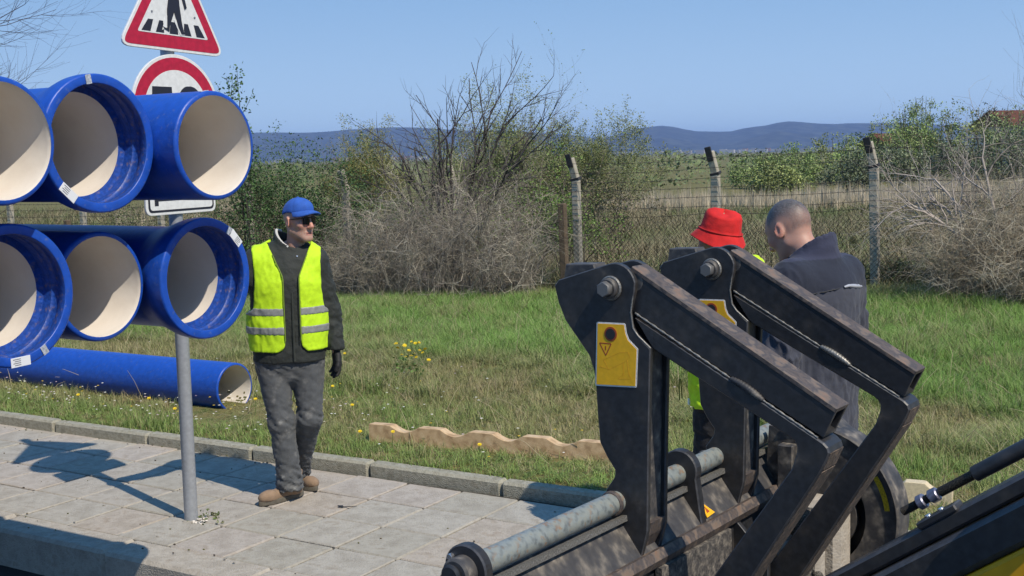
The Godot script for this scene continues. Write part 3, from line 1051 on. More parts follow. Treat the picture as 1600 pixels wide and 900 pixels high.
# loader frame: x towards the machine's rear, y up from the fork shaft, c across the bucket away from the road (= -z)
func loader() -> void:
	var L := thing("loader", "black loader bucket with two folded pallet forks and yellow-black lift arm", "loader", Vector3(-1.516, 0, -3.023), -deg_to_rad(5.0))
	var H := 1.051
	var Y := Transform3D(Basis(), Vector3(0, H, 0))
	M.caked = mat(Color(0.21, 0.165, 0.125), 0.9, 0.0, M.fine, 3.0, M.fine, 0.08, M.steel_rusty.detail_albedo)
	# ---- forks
	for k in 2:
		var fk := node("pallet_fork", L)
		fk.position = Vector3(0, H, -0.61 * k)
		if k == 0:
			fk.set_meta("label", "nearer pallet fork")
		else:
			fk.set_meta("label", "farther pallet fork")
		fork(fk, k)
	# ---- shaft
	var mb := MB.new()
	mb.cyl(Vector3(0, H, 0.67), Vector3(0, H, -1.05), 0.0305, 32, 0.002)
	obj("fork_shaft", mb, M.tube_grey, L)
	for c: float in [0.03, -0.11, -0.64, -0.72]:
		mb = MB.new()
		mb.cyl(Vector3(0, H, c + 0.008), Vector3(0, H, c - 0.008), 0.036, 28, 0.003)
		obj("collar", mb, M.steel_rusty, L)
	# near hub: a round ear with the shaft's end in it
	mb = MB.new()
	var ear := PackedVector2Array()
	for i in 19:
		var a := deg_to_rad(-10.0 + 190.0 * i / 18.0)
		ear.push_back(Vector2(cos(a) * 0.064, sin(a) * 0.064))
	ear.append_array(pv2([-0.14, -0.13, -0.16, -0.3, 0.1, -0.3, 0.07, -0.13]))
	mb.prism(ear, 0.665, 0.695, 0.004, Y)
	obj("end_ear", mb, M.steel_black, L)
	mb = MB.new()
	mb.cyl(Vector3(0, H, 0.69), Vector3(0, H, 0.735), 0.04, 32, 0.006)
	obj("end_cap", mb, M.steel_dusty, L)
	mb = MB.new()
	mb.cyl(Vector3(-0.004, H, 0.735), Vector3(-0.004, H, 0.75), 0.028, 28, 0.005)
	obj("pin", mb, M.steel_black, L)
	mb = MB.new()
	mb.cyl(Vector3(-0.038, H + 0.03, 0.695), Vector3(-0.038, H + 0.03, 0.708), 0.009, 6, 0.001)
	obj("grease_nipple", mb, M.chrome, L)
	# middle lug between the forks
	mb = MB.new()
	var lug := PackedVector2Array()
	for i in 19:
		var a := deg_to_rad(-20.0 + 200.0 * i / 18.0)
		lug.push_back(Vector2(cos(a) * 0.063 + 0.004, sin(a) * 0.063 + 0.012))
	lug.append_array(pv2([-0.07, -0.1, 0.0, -0.16, 0.086, -0.16, 0.075, -0.09]))
	mb.prism(lug, -0.385, -0.35, 0.004, Y)
	obj("lug", mb, M.steel_black, L)
	# ---- bucket
	var B := node("bucket", L)
	# sloping top plate between shaft and rim
	mb = MB.new()
	mb.prism(pv2([-0.03, -0.045, 0.0, -0.038, 0.082, -0.148, 0.06, -0.165]), -1.06, 0.66, 0.004, Y)
	obj("top_plate", mb, M.steel_dusty, B)
	mb = MB.new()      # bright-edged trough behind the shaft
	mb.prism(pv2([0.018, -0.036, 0.034, -0.034, 0.036, -0.05, 0.02, -0.052]), -1.05, 0.65, 0.003, Y)
	obj("edge_strip", mb, M.steel_edge, B)
	mb = MB.new()
	mb.prism(pv2([0.07, -0.148, 0.098, -0.14, 0.112, -0.165, 0.1, -0.19, 0.07, -0.185]), -1.08, 0.67, 0.006, Y)
	obj("rim_bar", mb, M.steel_rusty, B)
	mb = MB.new()
	mb.prism(pv2([0.05, -0.18, 0.08, -0.188, 0.09, -0.55, 0.02, -0.95, -0.3, -1.0, -0.3, -0.98, 0.0, -0.93, 0.06, -0.55]), -1.06, 0.66, 0.003, Y)
	obj("back_wall", mb, M.steel_black, B)
	mb = MB.new()
	mb.prism(pv2([0.085, -0.19, 0.11, -0.195, 0.115, -0.6, 0.085, -0.6]), -0.50, -0.06, 0.003, Y)
	obj("dusty_panel", mb, mat(Color(0.19, 0.165, 0.14), 0.85, 0.0, M.fine, 3.0, M.fine, 0.1, M.steel_dusty.detail_albedo), B)
	for c: float in [-0.57, 0.25]:
		mb = MB.new()
		mb.prism(pv2([0.07, -0.17, 0.2, -0.30, 0.2, -0.75, 0.06, -0.8]), c - 0.02, c, 0.003, Y)
		obj("back_rib", mb, M.steel_black, B)
	for c: float in [0.66, -1.09]:
		mb = MB.new()
		mb.prism(pv2([0.085, -0.16, 0.09, -0.55, 0.02, -0.96, -0.55, -0.98, -0.62, -0.5, -0.3, -0.12, -0.04, -0.06]), c, c + 0.025, 0.003, Y)
		obj("side_cheek", mb, M.steel_dusty, B)
	mb = MB.new()
	mb.prism(pv2([-0.3, -0.98, -0.3, -1.0, -0.68, -1.02, -0.68, -1.005]), -1.06, 0.66, 0.002, Y)
	obj("cutting_edge", mb, M.steel_edge, B)
	# warning triangles on the plate
	for q: Array in [[-0.39, 0.078]]:
		mb = MB.new()
		var T := Transform3D(Basis(Vector3(0, 0, -1), Vector3(-0.6, 0.8, 0).normalized(), Vector3(0.8, 0.6, 0).normalized()), Vector3(q[1], H - 0.138, q[0]))
		mb.prism(pv2([0.0, 0.0, 0.055, 0.004, 0.012, 0.055]), 0.003, 0.005, 0.0, T)
		var w := obj("warning_sticker", mb, M.decal_yellow, B)
		mb = MB.new()
		mb.prism(pv2([0.012, 0.012, 0.03, 0.014, 0.018, 0.034]), 0.005, 0.006, 0.0, T)
		obj("sign_mark", mb, M.decal_red, w)
	# ---- hydraulic fittings behind the forks (dusty block, hose, couplings)
	var V := node("valve_block", L)
	mb = MB.new()
	mb.box(Vector3(0.1, H - 0.62, -0.92), Vector3(0.34, H - 0.16, -0.80), 0.02)
	mb.box(Vector3(0.14, H - 0.42, -0.80), Vector3(0.30, H - 0.30, -0.74), 0.015)
	obj("block", mb, mat(Color(0.45, 0.41, 0.365), 0.9, 0.0, M.slabs[0].albedo_texture, 3.0, M.fine, 0.2), V)
	mb = MB.new()
	mb.lathe(PackedVector2Array([Vector2(0.001, 0.07), Vector2(0.028, 0.07), Vector2(0.042, 0.055), Vector2(0.044, 0.03), Vector2(0.05, 0.02), Vector2(0.05, 0.0)]), 24, Vector3(0.215, H - 0.235, -0.80), Vector3(0.35, 0.1, 1), false)
	obj("coupling", mb, mat(Color(0.30, 0.24, 0.18), 0.9, 0.0, M.fine, 8.0, M.fine, 0.3), V)
	for k in 2:
		mb = MB.new()
		var pth := PackedVector3Array()
		var rd := PackedFloat32Array()
		for i in 15:
			var t := i / 14.0
			pth.push_back(Vector3(0.20 + 0.07 * k + 0.12 * sin(t * PI), H - 0.34 - 0.32 * t - 0.03 * k, -0.76 + 0.06 * sin(t * PI)))
			rd.push_back(0.017)
		mb.tube(pth, rd, 12)
		obj("hose", mb, mat(Color(0.29, 0.27, 0.24), 0.85, 0.0, M.fine, 6.0), V)
	# ---- round link plate at the far side, with its curved slot
	var S := node("link_plate", L)
	var cc := Vector2(0.21, -0.22)
	var slot_at := Vector2(0.205, -0.225)
	var pl := PackedVector2Array()
	pl.append_array(pv2([0.13, -0.52, 0.3, -0.5]))
	for i in 31:
		var a := deg_to_rad(-72.0 + 182.0 * i / 30.0)
		pl.push_back(cc + Vector2(cos(a), sin(a)) * 0.285)
	pl.append_array(pv2([0.05, 0.05, 0.03, -0.3]))
	# keyhole to the slot from the left edge
	var slot := PackedVector2Array()
	for i in 13:
		var a := deg_to_rad(42.0 - 100.0 * i / 12.0)
		slot.push_back(slot_at + Vector2(cos(a), sin(a)) * 0.185)
	for i in 13:
		var a := deg_to_rad(-58.0 + 100.0 * i / 12.0)
		slot.push_back(slot_at + Vector2(cos(a), sin(a)) * (0.142 + 0.012 * sin(i / 12.0 * PI)))
	var holed := pl.duplicate()
	var best := holed.size() - 1
	holed.push_back(holed[best].lerp(holed[0], 0.002))
	for i in slot.size():
		holed.push_back(slot[(i + 18) % slot.size()])
	holed.push_back(slot[18] + Vector2(0.0003, -0.0006))
	holed.push_back(holed[best].lerp(holed[0], 0.006))
	mb = MB.new()
	mb.prism(holed, -0.93, -0.905, 0.0, Y)
	obj("plate", mb, M.steel_dusty, S)
	mb = MB.new()
	var rows := []
	for q: Array in [[0.285, -0.895], [0.292, -0.9], [0.292, -1.0], [0.285, -1.005]]:
		var row := PackedVector3Array()
		for i in 33:
			var a := deg_to_rad(-80.0 + 192.0 * i / 32.0)
			row.push_back(Vector3(cc.x + cos(a) * q[0], H + cc.y + sin(a) * q[0], q[1]))
		rows.push_back(row)
	mb.surf(rows)
	obj("rim", mb, M.steel_dusty, S)
	mb = MB.new()
	mb.prism(pl, -1.0, -0.98, 0.002, Y)
	obj("back_plate", mb, M.steel_black, S)
	mb = MB.new()
	var arc := PackedVector2Array()
	for i in 9:
		var a := deg_to_rad(8.0 + 26.0 * i / 8.0)
		arc.push_back(cc + Vector2(cos(a), sin(a)) * 0.262)
	for i in 9:
		var a := deg_to_rad(34.0 - 26.0 * i / 8.0)
		arc.push_back(cc + Vector2(cos(a), sin(a)) * 0.245)
	mb.prism(arc, -0.906, -0.9035, 0.0, Y)
	obj("yellow_mark", mb, M.yellow_mark, S)
	mb = MB.new()
	mb.box(Vector3(0.1, H - 0.5, -0.902), Vector3(0.155, H + 0.0, -0.86), 0.004)
	obj("rib", mb, M.steel_dusty, S)
	# slanting bracket with an orange sticker above it
	mb = MB.new()
	mb.prism(pv2([0.17, 0.02, 0.215, 0.105, 0.235, 0.105, 0.40, -0.03, 0.34, -0.045]), -1.02, -0.94, 0.004, Y)
	var br := obj("bracket", mb, M.steel_dusty, S)
	mb = MB.new()
	var q1 := Transform3D(Basis(Vector3(0.77, -0.63, 0), Vector3(0.63, 0.77, 0), Vector3(0, 0, 1)), Vector3(0.235, H + 0.048, -0.9395))
	mb.box(Vector3(0, -0.028, 0), Vector3(0.085, 0.002, 0.002), 0.0, q1)
	var stk := obj("warning_sticker", mb, M.decal_yellow, br)
	stk.set_meta("label", "small orange warning sticker")
	# ---- lift arm and cylinder on the right
	arm(L, H)

func fork(f: Node3D, which: int) -> void:
	# the side plate, seen flat: traced round its edge in metres
	var side := pv2([-0.2, 0.607, -0.185, 0.625, -0.032, 0.672])
	for i in 9:
		var a := deg_to_rad(112.0 - 100.0 * i / 8.0)
		side.push_back(Vector2(0.004, 0.614) + Vector2(cos(a), sin(a)) * 0.066)
	side.append_array(pv2([0.066, 0.60, 0.052, 0.544, 0.054, 0.52, 0.06, 0.50, 0.072, 0.482, 0.115, 0.447, 0.113, 0.40, 0.106, 0.186, 0.1, -0.071, 0.08, -0.145, 0.062, -0.135, -0.005, -0.045, -0.036, -0.01, -0.034, 0.03, -0.006, 0.07, -0.003, 0.09, -0.03, 0.125, -0.053, 0.165, -0.06, 0.25, -0.064, 0.332, -0.07, 0.37, -0.085, 0.413, -0.12, 0.455, -0.165, 0.509, -0.188, 0.56]))
	for k in 2:
		var mb := MB.new()
		mb.prism(side, -0.012 - 0.098 * k, 0.006 - 0.098 * k, 0.003)
		var o := obj("side_plate", mb, M.steel_black, f)
		if k == 1:
			continue
		# sticker: white edge, yellow field, black hole with a red ring, warning sign and thin drawing
		var st := pv2([-0.057, 0.511, 0.033, 0.513, 0.037, 0.51, 0.041, 0.485, 0.048, 0.469, 0.077, 0.444, 0.071, 0.335, -0.064, 0.328])
		st = rounded(st, 0.004, 2)
		mb = MB.new()
		mb.prism(st, 0.005, 0.0075, 0.0)
		var sk := obj("sticker", mb, M.sheet_white, o)
		var inn := shrink(st, 0.0042)
		mb = MB.new()
		mb.prism(inn, 0.006, 0.0085, 0.0)
		sk.mesh = two(sk.mesh, mb, M.sheet_white, M.decal_yellow)
		sk.material_override = null
		mb = MB.new()
		mb.prism(circle(Vector2(-0.01, 0.48), 0.0205, 28), 0.008, 0.0095, 0.0)
		obj("red_ring", mb, M.decal_red, o)
		mb = MB.new()
		mb.prism(circle(Vector2(-0.01, 0.48), 0.0155, 28), 0.009, 0.0105, 0.0)
		obj("hole", mb, M.ink, o)
		mb = MB.new()
		var tr := func(mb: MB, a: Vector2, b: Vector2, w: float) -> void:
			var d := (b - a).normalized()
			var q := Vector2(-d.y, d.x) * w
			mb.prism(PackedVector2Array([a - q, b - q, b + q, a + q]), 0.008, 0.0088, 0.0)
		for s: Array in [[-0.047, 0.452, -0.009, 0.452], [-0.009, 0.452, -0.027, 0.418], [-0.027, 0.418, -0.047, 0.452], [-0.0275, 0.445, -0.0275, 0.433]]:
			tr.call(mb, Vector2(s[0], s[1]), Vector2(s[2], s[3]), 0.0016)
		obj("warning_mark", mb, M.decal_red, o)
		mb = MB.new()
		for s: Array in [[-0.035, 0.405, 0.02, 0.43], [0.02, 0.43, 0.045, 0.432], [0.045, 0.432, 0.052, 0.42], [0.052, 0.42, 0.035, 0.405], [0.035, 0.405, -0.018, 0.378], [-0.018, 0.378, -0.035, 0.405], [0.03, 0.403, 0.03, 0.365], [0.042, 0.41, 0.048, 0.365], [0.012, 0.355, 0.055, 0.358], [0.012, 0.355, 0.03, 0.37], [0.055, 0.358, 0.05, 0.37], [-0.05, 0.385, -0.018, 0.38]]:
			tr.call(mb, Vector2(s[0], s[1]), Vector2(s[2], s[3]), 0.0005)
		obj("drawing", mb, M.decal_line, o)
	# bolt with washer
	var mb := MB.new()
	mb.cyl(Vector3(-0.008, 0.609, 0.005), Vector3(-0.008, 0.609, 0.014), 0.035, 32, 0.003)
	obj("washer", mb, M.steel_edge, f)
	mb = MB.new()
	mb.cyl(Vector3(-0.008, 0.609, 0.013), Vector3(-0.008, 0.609, 0.03), 0.029, 32, 0.004)
	obj("boss", mb, M.steel_dusty, f)
	mb = MB.new()
	mb.cyl(Vector3(-0.008, 0.609, 0.029), Vector3(-0.008, 0.609, 0.052), 0.0225, 6, 0.003)
	obj("bolt_head", mb, mat(Color(0.17, 0.165, 0.16), 0.5, 0.4), f)
	mb = MB.new()
	mb.cyl(Vector3(0.055, 0.628, -0.09), Vector3(0.055, 0.628, -0.012), 0.03, 24, 0.003)
	obj("pivot_boss", mb, M.steel_dusty, f)
	# web between the plates, standing back from the edge
	mb = MB.new()
	mb.prism(pv2([0.086, 0.44, 0.1, 0.44, 0.086, -0.06, 0.07, -0.06]), -0.092, -0.012, 0.0)
	obj("web", mb, M.steel_dusty, f)
	mb = MB.new()
	mb.prism(pv2([0.06, -0.05, 0.103, -0.05, 0.092, -0.09, 0.07, -0.13]), -0.092, -0.012, 0.002)
	obj("foot", mb, M.steel_rusty, f)
	# square stop at the nose
	mb = MB.new()
	mb.prism(pv2([-0.188, 0.61, -0.07, 0.64, -0.082, 0.672, -0.178, 0.668]), -0.085, -0.02, 0.004)
	obj("stop_block", mb, M.steel_dusty, f)
	# hollow beam: two sides, top and bottom, open at the end
	var a := Vector2(0.048, 0.668)
	var b := Vector2(0.64, 0.33)
	var c := Vector2(0.604, 0.254)
	var d := Vector2(0.05, 0.545)
	for k in 2:
		mb = MB.new()
		mb.prism(PackedVector2Array([d, c, b, a]), -0.022 - 0.07 * k, -0.0125 - 0.07 * k, 0.002)
		obj("beam_side", mb, M.steel_black, f)
	mb = MB.new()
	var n := Vector2(-(b - a).y, (b - a).x).normalized()
	mb.prism(PackedVector2Array([a - n * 0.01, b - n * 0.01, b + n * 0.003, a + n * 0.003]), -0.094, -0.0105, 0.0025)
	obj("beam_top", mb, M.steel_rusty, f)
	mb = MB.new()
	n = Vector2(-(c - d).y, (c - d).x).normalized()
	mb.prism(PackedVector2Array([d + n * 0.001, c + n * 0.001, c + n * 0.012, d + n * 0.012]), -0.0915, -0.013, 0.0)
	obj("beam_bottom", mb, M.steel_black, f)
	# the fork bar itself, bent down at its heel
	var bar := pv2([0.06, 0.53, 0.115, 0.447, 0.179, 0.414, 0.518, 0.246, 0.531, 0.236, 0.537, 0.222, 0.536, 0.205, 0.522, 0.163, 0.301, -0.162, 0.16, -0.37, 0.275, -0.37, 0.414, -0.142, 0.599, 0.162, 0.618, 0.2, 0.624, 0.218, 0.620, 0.232, 0.608, 0.243, 0.58, 0.258])
	mb = MB.new()
	mb.prism(bar, -0.1, -0.004, 0.004)
	obj("fork_bar", mb, M.steel_black, f)
	# caked dust on the rear face of the heel
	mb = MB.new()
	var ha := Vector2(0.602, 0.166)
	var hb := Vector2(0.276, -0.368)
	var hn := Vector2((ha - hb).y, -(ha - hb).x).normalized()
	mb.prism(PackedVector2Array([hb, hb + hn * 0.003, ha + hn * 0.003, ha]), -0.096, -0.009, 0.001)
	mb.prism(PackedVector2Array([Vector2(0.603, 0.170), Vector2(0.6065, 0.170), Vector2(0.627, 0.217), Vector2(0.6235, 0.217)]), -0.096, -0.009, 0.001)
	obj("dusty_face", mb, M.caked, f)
	# weld beads and scuffed ledge along the joint
	mb = MB.new()
	var pth := PackedVector3Array()
	var rad := PackedFloat32Array()
	for i in 61:
		var t := i / 60.0
		var p := Vector2(0.06, 0.541).lerp(Vector2(0.592, 0.2535), t)
		pth.push_back(Vector3(p.x, p.y, -0.008))
		rad.push_back(0.0032 + 0.0012 * sin(i * 2.1))
	mb.tube(pth, rad, 6)
	obj("weld", mb, M.steel_edge, f)
	mb = MB.new()
	pth = PackedVector3Array()
	rad = PackedFloat32Array()
	for i in 31:
		var t := i / 30.0
		var p := Vector2(0.347, 0.386).lerp(Vector2(0.445, 0.333), t)
		pth.push_back(Vector3(p.x, p.y + 0.004 * sin(t * PI), -0.007))
		rad.push_back(0.001 + 0.009 * pow(sin(t * PI), 0.3) + 0.0012 * sin(i * 3.7))
	mb.tube(pth, rad, 7)
	obj("weld_patch", mb, M.steel_edge if which == 1 else M.steel_dusty, f)
	mb = MB.new()
	mb.tube(PackedVector3Array([Vector3(0.062, 0.605, 0.003), Vector3(0.053, 0.545, 0.004), Vector3(0.06, 0.50, 0.004), Vector3(0.075, 0.48, 0.004), Vector3(0.115, 0.448, 0.003)]), PackedFloat32Array([0.0025, 0.0032, 0.0032, 0.003, 0.0025]), 6)
	obj("plate_weld", mb, M.steel_edge, f)

func two(a: Mesh, b: MB, ma: Material, mbm: Material) -> ArrayMesh:
	var m := ArrayMesh.new()
	m.add_surface_from_arrays(Mesh.PRIMITIVE_TRIANGLES, a.surface_get_arrays(0))
	m.surface_set_material(0, ma)
	m.add_surface_from_arrays(Mesh.PRIMITIVE_TRIANGLES, b.commit().surface_get_arrays(0))
	m.surface_set_material(1, mbm)
	return m

func arm(L: Node3D, H: float) -> void:
	var Y := Transform3D(Basis(), Vector3(0, H, 0))
	var A := node("lift_arm", L)
	# upper bar with rounded edges
	var mb := MB.new()
	var p0 := Vector2(0.42, -0.27)
	var dir := Vector2(0.503, 0.361).normalized()
	var nn := Vector2(-dir.y, dir.x)
	var len := 1.9
	mb.prism(PackedVector2Array([p0 - nn * 0.046, p0 + dir * len - nn * 0.046, p0 + dir * len, p0]), -0.34, -0.235, 0.012, Y)
	obj("upper_bar", mb, M.steel_black, A)
	mb = MB.new()
	var p1 := p0 - nn * 0.049
	mb.prism(PackedVector2Array([p1 - nn * 0.1 + dir * 0.05, p1 + dir * len - nn * 0.1, p1 + dir * len, p1]), -0.36, -0.19, 0.02, Y)
	obj("lower_bar", mb, M.steel_black, A)
	mb = MB.new()
	var p2 := p1 - nn * 0.102
	mb.prism(PackedVector2Array([p2 + dir * 0.35 - nn * 0.16, p2 + dir * len - nn * 0.16, p2 + dir * len, p2 + dir * 0.42]), -0.37, -0.18, 0.012, Y)
	obj("yellow_beam", mb, M.machine_yellow, A)
	mb = MB.new()
	mb.prism(PackedVector2Array([p1 + dir * 0.03 + nn * 0.004, p1 + dir * 0.2 + nn * 0.004, p1 + dir * 0.2 - nn * 0.02, p1 + dir * 0.03 - nn * 0.02]), -0.234, -0.185, 0.003, Y)
	obj("yellow_plate", mb, M.machine_yellow, A)
	# pale pivot boss at the picture's edge
	mb = MB.new()
	var pb := p1 + dir * 0.845 + nn * 0.0
	mb.cyl(Vector3(pb.x, H + pb.y, -0.19), Vector3(pb.x, H + pb.y, -0.12), 0.075, 36, 0.012)
	obj("pivot_boss", mb, mat(Color(0.36, 0.35, 0.33), 0.6, 0.1, M.slabs[0].albedo_texture, 4.0), A)
	# cylinder on top: rod, nuts, sleeve
	var R := node("hydraulic_rod", L)
	var s0 := Vector3(0.712, H + 0.006, -0.3)
	var s1 := Vector3(1.03, H + 0.228, -0.3)
	var d3 := (s1 - s0).normalized()
	mb = MB.new()
	mb.cyl(s0, s0 + d3 * 0.09, 0.0115, 18, 0.002)
	obj("threaded_end", mb, mat(Color(0.14, 0.13, 0.12), 0.6, 0.4, M.gritty, 20.0, M.gritty, 0.5), R)
	for k in 2:
		mb = MB.new()
		mb.cyl(s0 + d3 * (0.052 + 0.036 * k), s0 + d3 * (0.074 + 0.042 * k), 0.02 - 0.001 * k, 6 if k == 1 else 24, 0.003)
		obj("nut", mb, M.zinc, R)
	mb = MB.new()
	mb.cyl(s0 + d3 * 0.12, s0 + d3 * 0.26, 0.013, 20, 0.001)
	obj("rod", mb, mat(Color(0.16, 0.13, 0.09), 0.5, 0.4, M.fine, 8.0), R)
	mb = MB.new()
	mb.cyl(s0 + d3 * 0.225, s0 + d3 * 1.7, 0.021, 24, 0.003)
	obj("sleeve", mb, M.steel_black, R)
	for k in 4:
		var t: float = [0.285, 0.325, 0.03, 0.0][k]
		var q := Vector3(p0.x, H + p0.y, -0.25) + Vector3(dir.x, dir.y, 0) * (t + 0.19) if k < 2 else Vector3(p1.x, H + p1.y + 0.01, -0.21) + Vector3(dir.x, dir.y, 0) * (0.02 + t)
		mb = MB.new()
		var up := Vector3(nn.x, nn.y, 0)
		mb.cyl(q, q + up * 0.022, 0.009, 6 if k > 1 else 18, 0.002)
		obj("bolt", mb, M.chrome, R)
	mb = MB.new()
	var q0 := Vector3(p0.x, H + p0.y, 0) + Vector3(dir.x, dir.y, 0) * 0.5
	mb.box(Vector3(-0.06, -0.004, -0.03), Vector3(0.06, 0.016, 0.03), 0.004, Transform3D(Basis(Vector3(dir.x, dir.y, 0), Vector3(nn.x, nn.y, 0), Vector3(0, 0, 1)), q0 + Vector3(0, 0, -0.26)))
	obj("clamp_block", mb, M.steel_black, R)

# ------------------------------------------------------------------ people
func skin_mat(sub := true) -> StandardMaterial3D:
	var m := StandardMaterial3D.new()
	m.vertex_color_use_as_albedo = true
	m.roughness = 0.52
	m.uv1_triplanar = true
	m.uv1_scale = Vector3.ONE * 14
	m.heightmap_enabled = true
	m.heightmap_texture = M.fine
	m.heightmap_scale = 0.05
	if sub:
		m.subsurf_scatter_enabled = true
		m.subsurf_scatter_strength = 0.12
	return m

func cloth(c: Color, rough := 0.9, depth := 0.15, tex: Texture2D = null, over: Texture2D = null) -> StandardMaterial3D:
	var m := mat(c, rough, 0.0, tex if tex else M.fine_cloth, 3.0, M.folds, depth, over)
	m.rim_enabled = true
	m.rim = 0.25
	return m

# head with face, neck and ears; looks along +z, its middle between the ears
func head(mb: MB, T: Transform3D, beard: float, base: Color, scalp = null) -> void:
	var f := Field.new(Vector3(-0.11, -0.25, -0.14), Vector3(0.11, 0.15, 0.15), 0.0045)
	f.ell(Vector3(0, 0.035, -0.014), Vector3(0.078, 0.098, 0.1), 0.02)
	f.ell(Vector3(0, 0.015, 0.035), Vector3(0.066, 0.075, 0.062), 0.03)
	f.ell(Vector3(0, -0.055, 0.03), Vector3(0.058, 0.058, 0.062), 0.03)
	f.cone(Vector3(-0.052, -0.055, -0.005), Vector3(-0.018, -0.1, 0.066), 0.02, 0.02, 0.03)
	f.cone(Vector3(0.052, -0.055, -0.005), Vector3(0.018, -0.1, 0.066), 0.02, 0.02, 0.03)
	f.cone(Vector3(-0.012, -0.102, 0.072), Vector3(0.012, -0.102, 0.072), 0.02, 0.02, 0.02)
	for s: float in [-1.0, 1.0]:
		f.ell(Vector3(s * 0.043, -0.018, 0.062), Vector3(0.024, 0.022, 0.024), 0.025)
		f.cone(Vector3(s * 0.012, 0.034, 0.092), Vector3(s * 0.044, 0.033, 0.074), 0.011, 0.01, 0.015)
		f.ell(Vector3(s * 0.031, 0.012, 0.103), Vector3(0.017, 0.012, 0.017), 0.012, Basis(), true)
		f.ell(Vector3(s * 0.031, 0.010, 0.078), Vector3(0.0145, 0.0125, 0.013), 0.006)
		f.ell(Vector3(s * 0.013, -0.034, 0.102), Vector3(0.009, 0.008, 0.012), 0.008)
	f.cone(Vector3(0, 0.02, 0.092), Vector3(0, -0.026, 0.117), 0.0095, 0.0125, 0.012)
	f.ell(Vector3(0, -0.03, 0.116), Vector3(0.0125, 0.01, 0.011), 0.008)
	f.cone(Vector3(-0.02, -0.066, 0.084), Vector3(0.02, -0.066, 0.084), 0.0075, 0.0075, 0.01)
	f.cone(Vector3(-0.017, -0.078, 0.083), Vector3(0.017, -0.078, 0.083), 0.008, 0.008, 0.01)
	f.ell(Vector3(0, -0.0715, 0.097), Vector3(0.022, 0.003, 0.006), 0.004, Basis(), true)
	for s: float in [-1.0, 1.0]:
		var B := Basis(Vector3.UP, s * 0.45) * Basis(Vector3.RIGHT, -0.2)
		f.ell(Vector3(s * 0.083, 0.0, -0.012), Vector3(0.009, 0.034, 0.021), 0.01, B)
		f.ell(Vector3(s * 0.092, 0.004, -0.008), Vector3(0.006, 0.02, 0.01), 0.006, B, true)
	f.cone(Vector3(0, -0.05, -0.025), Vector3(0, -0.175, -0.045), 0.058, 0.06, 0.03)
	var paint := func(p: Vector3) -> Color:
		var q := base
		var red := base * Color(1.12, 0.72, 0.66)
		var w := 0.0
		if p.z > 0.04:
			w = maxf(w, 0.7 * exp(-((p - Vector3(0, -0.028, 0.115)).length_squared()) / 0.0009))
			w = maxf(w, 0.45 * exp(-(Vector2(absf(p.x) - 0.045, p.y + 0.02).length_squared()) / 0.0009))
		w = maxf(w, 0.6 * smoothstep(0.076, 0.09, absf(p.x)))
		q = q.lerp(red, w)
		if beard > 0 and p.z > -0.02 and p.y < -0.03 and p.y > -0.135:
			var bb := beard * smoothstep(-0.03, -0.055, p.y) * smoothstep(-0.02, 0.02, p.z)
			if absf(p.x) < 0.022 and absf(p.y + 0.072) < 0.012:
				bb *= 0.2
			q = q.lerp(Color(0.2, 0.17, 0.16), bb * 0.5)
		if p.z > 0.082 and absf(p.x) < 0.023 and absf(p.y + 0.072) < 0.013:
			q = q.lerp(Color(0.36, 0.13, 0.11), 0.65)
			if absf(p.y + 0.0715) < 0.0022:
				q = Color(0.09, 0.03, 0.03)
		if p.z > 0.08 and absf(absf(p.x) - 0.03) < 0.02 and absf(p.y - 0.037) < 0.006:
			q = q.lerp(Color(0.12, 0.085, 0.06), 0.6)
		if scalp != null:
			q = scalp.call(p, q)
		return q
	f.mesh(mb, T, null, paint)

func eyes(T: Transform3D, parent: Node) -> void:
	for s: float in [-1.0, 1.0]:
		var mb := MB.new()
		var ball := PackedVector2Array()
		for i in 9:
			var a := PI * i / 8.0 - PI / 2
			ball.push_back(Vector2(cos(a) * 0.0115 + 0.0001, sin(a) * 0.0115))
		mb.lathe(ball, 16, T * Vector3(s * 0.031, 0.011, 0.0815), T.basis * Vector3(0, 0, 1), false)
		var e := obj("eye", mb, M.eye_white, parent)
		mb = MB.new()
		mb.lathe(PackedVector2Array([Vector2(0.006, 0.0), Vector2(0.005, 0.0015), Vector2(0.0002, 0.0022)]), 14, T * Vector3(s * 0.031, 0.011, 0.0812 + 0.0105), T.basis * Vector3(0, 0, 1), false)
		obj("iris", mb, M.ink, e)

